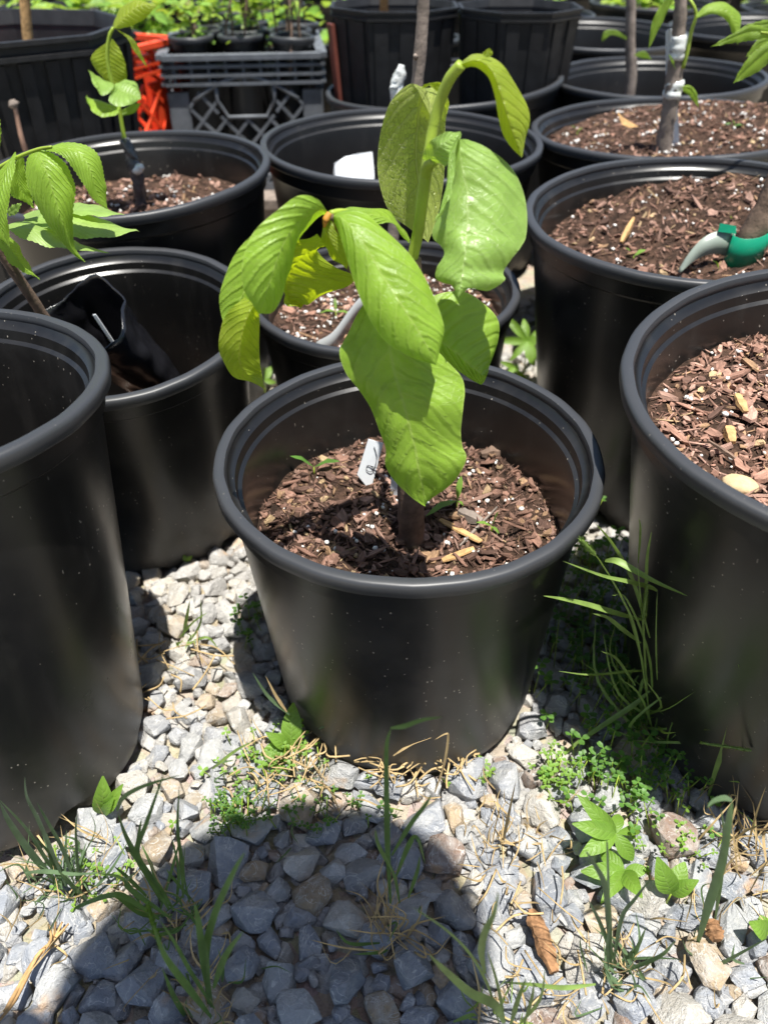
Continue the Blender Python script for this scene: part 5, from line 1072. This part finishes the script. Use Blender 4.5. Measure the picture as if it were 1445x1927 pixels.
def chunk(a, b, wd, th, mat, label, cat, name='bark_piece', z=.024):
    A, B = atz(*a, z), atz(*b, z); c = (A + B) / 2; rng = random.Random(int(a[0])); t = (B - A).normalized(); s = t.cross(Vector((0, 0, 1))).normalized(); u = s.cross(t); L = (B - A).length; V = []; n = 14
    for i in range(n):
        f = i / (n - 1); k = (.25 + .75 * math.sin(math.pi * (.06 + .80 * f ** .8)))
        for j in range(7):
            a_ = 6.283 * j / 7; r_ = rng.uniform(.68, 1.2); V.append(A - c + t * L * f + s * math.cos(a_) * wd / 2 * k * r_ + u * math.sin(a_) * th / 2 * k * r_)
    mb = MB(); mb.add(V, [(i * 7 + k, i * 7 + (k + 1) % 7, i * 7 + 7 + (k + 1) % 7, i * 7 + 7 + k) for i in range(n - 1) for k in range(7)] + [tuple(range(6, -1, -1)), tuple(range(7 * n - 7, 7 * n))]); o = mb.build(name, mat, None, False); o.location = c; return tag(o, label, cat)
chunk((998, 1712), (1044, 1830),   .016, .011, M_ORANGE_BARK, 'long orange weathered wood piece lying on sunlit gravel', 'bark piece', z=.034)
chunk((1335, 1730), (1350, 1770), .016, .012, M_ORANGE_BARK, 'crumbly rust-brown chunk under the tall bent grass', 'bark piece', z=.03)
rt_ = tag(empty('dry_root', atz(60, 1830, .03)), 'tan dry root with splayed strands on the gravel', 'root')
for pts in ([(118, 1735), (100, 1770), (70, 1800), (30, 1880), (0, 1920)], [(130, 1738), (98, 1772), (60, 1815), (10, 1905)], [(92, 1740), (96, 1770), (68, 1806)], [(106, 1735), (98, 1770), (66, 1810), (36, 1870)]):
    mb = MB(); tube(mb, to_local(rt_, [atz(x, y, .034 + .004 * math.sin(x)) for x, y in pts]), [.0008, .0012, .0016, .0016, .0012][:len(pts)], 7, 4, True, .3); mb.build('strand', M_WOOD, rt_)
gq = on_soil('R1', 1392, 912, .006); mb = MB(); M_ = Matrix.Diagonal((.0135, .0095, .006, 1)); bm = bmesh.new(); bmesh.ops.create_icosphere(bm, subdivisions=3, radius=1)
mb.add([M_ @ (v.co * (1 + .06 * noise.noise(v.co * 2))) for v in bm.verts], [tuple(v.index for v in f.verts) for f in bm.faces]); bm.free(); o = mb.build('tan_stone', plain('tan_stone', (.50, .38, .22), .8, .2, .2, 90, .4, 400)); o.location = gq; o.rotation_euler = (.1, .1, -.3); tag(o, 'smooth round tan stone on the bark mulch', 'stone')
for i, (a, b, l) in enumerate((((1368, 806), (1376, 836), 'short pale wood block on the bark mulch'), ((1385, 742), (1402, 776), 'tan wood sliver beside the short pale block'), ((1330, 830), (1390, 870), 'long thin brown twig across the bark mulch'))): sliver('R1', a, b, (.010, .008, .003)[i], (.006, .003, .003)[i], M_WOOD if i < 2 else M_STEM_B, l, 'wood chip', .006)

# ------------------------------------------------------------------ the photographer, whose hat throws the round shadow at the front
ph = tag(empty('person', (0.0, -0.62, 0)), 'person in dark clothes and a brimmed hat bending over with a phone', 'person')
def skinned(name, chains, mat, parent, root=0):
    V = []; E = []; Rr = []; idx = {}
    for ch in chains:
        last = None
        for (p, r) in ch:
            key = tuple(round(c, 4) for c in p)
            if key not in idx: idx[key] = len(V); V.append(p); Rr.append(r)
            i = idx[key]
            if last is not None: E.append((last, i))
            last = i
    m = bpy.data.meshes.new(name); m.from_pydata(V, E, []); o = link(name, m, None, parent)
    sk = o.modifiers.new('skin', 'SKIN')
    for i, r in enumerate(Rr): o.data.skin_vertices[0].data[i].radius = (r, r)
    o.data.skin_vertices[0].data[root].use_root = True
    o.modifiers.new('sub', 'SUBSURF').levels = 2; o.modifiers['sub'].render_levels = 2
    m.materials.append(mat); return o
pel = (0, -.02, .90)
hd = [((0, .40, 1.24), .055), ((.02, .50, 1.30), .05), ((.040, .55, 1.33), .075), ((.058, .615, 1.345), .085)]
ch = [[(pel, .14), ((0, .14, 1.03), .135), ((0, .30, 1.17), .145)] + hd]
for s_ in (-1, 1):
    ch.append([(pel, .14), ((s_ * .10, -.03, .84), .095), ((s_ * .12, .03, .48), .062), ((s_ * .12, -.03, .10), .045), ((s_ * .12, .10, .05), .04)])
    ch.append([((0, .30, 1.17), .145), ((s_ * .17, .36, 1.18), .062), ((-.20, .63, 1.08) if s_ < 0 else (.24, .36, .92), .048), ((s_ * .11, .49, .66), .032), ((s_ * .066, .535, .61), .026)])
body = skinned('body', ch, plain('dark_clothing', (.03, .035, .05), .8, .2), ph)
PCEN = Vector((0, -.012 * CP - .05 * SP, HC + .012 * SP - .05 * CP)); UPV = Vector((0, SP, CP)); FWD = Vector((0, CP, -SP))
M_SKIN = plain('skin_tone', (.45, .28, .20), .6, .4)
def php(x, s, f): p = PCEN + UPV * s + FWD * f; return (x, p.y + .62, p.z)
for s_ in (-1, 1):
    for k in range(4):
        u_ = -.032 - .016 * k; skinned('finger', [[((s_ * .066, .535, .61), .012), (php(s_ * .046, u_, -.002), .0085), (php(s_ * .036, u_, .012), .0078), (php(s_ * .016 , u_ - .003 * (k % 2), .013), .007)]], M_SKIN, ph)
    skinned('thumb', [[((s_ * .066, .535, .61), .013), (php(s_ * .044, -.045, -.012), .010), (php(s_ * .022, -.035, -.013), .009)]], M_SKIN, ph)
mb = MB()
lathe(mb, [(.001, .115), (.05, .112), (.078, .095), (.090, .05), (.095, .012), (.125, .002), (.148, -.006), (.150, -.009), (.125, -.003), (.092, .006), (.086, .05), (.074, .09), (.045, .106), (.001, .109)], 48, False, lambda r, z, th: (r * (1 + .03 * math.sin(2 * th + .6)), z + .006 * math.sin(2 * th)))
hat = mb.build('brimmed_hat', plain('straw_hat', (.45, .36, .22), .8, .2), ph); hat.location = (.040, .606, 1.395); hat.rotation_euler = (R(-8), 0, R(-45)); hat.scale = (1, 1.24, 1)
phone = empty('phone', PCEN); phone.rotation_euler = (R(-39.2), 0, 0); tag(phone, 'phone held upright by the bending person', 'phone')
mb = MB(); box(mb, Matrix.Identity(4), .072, .008, .147); mb.build('case', plain('phone_black', (.01, .01, .012), .3, .5), phone, False)
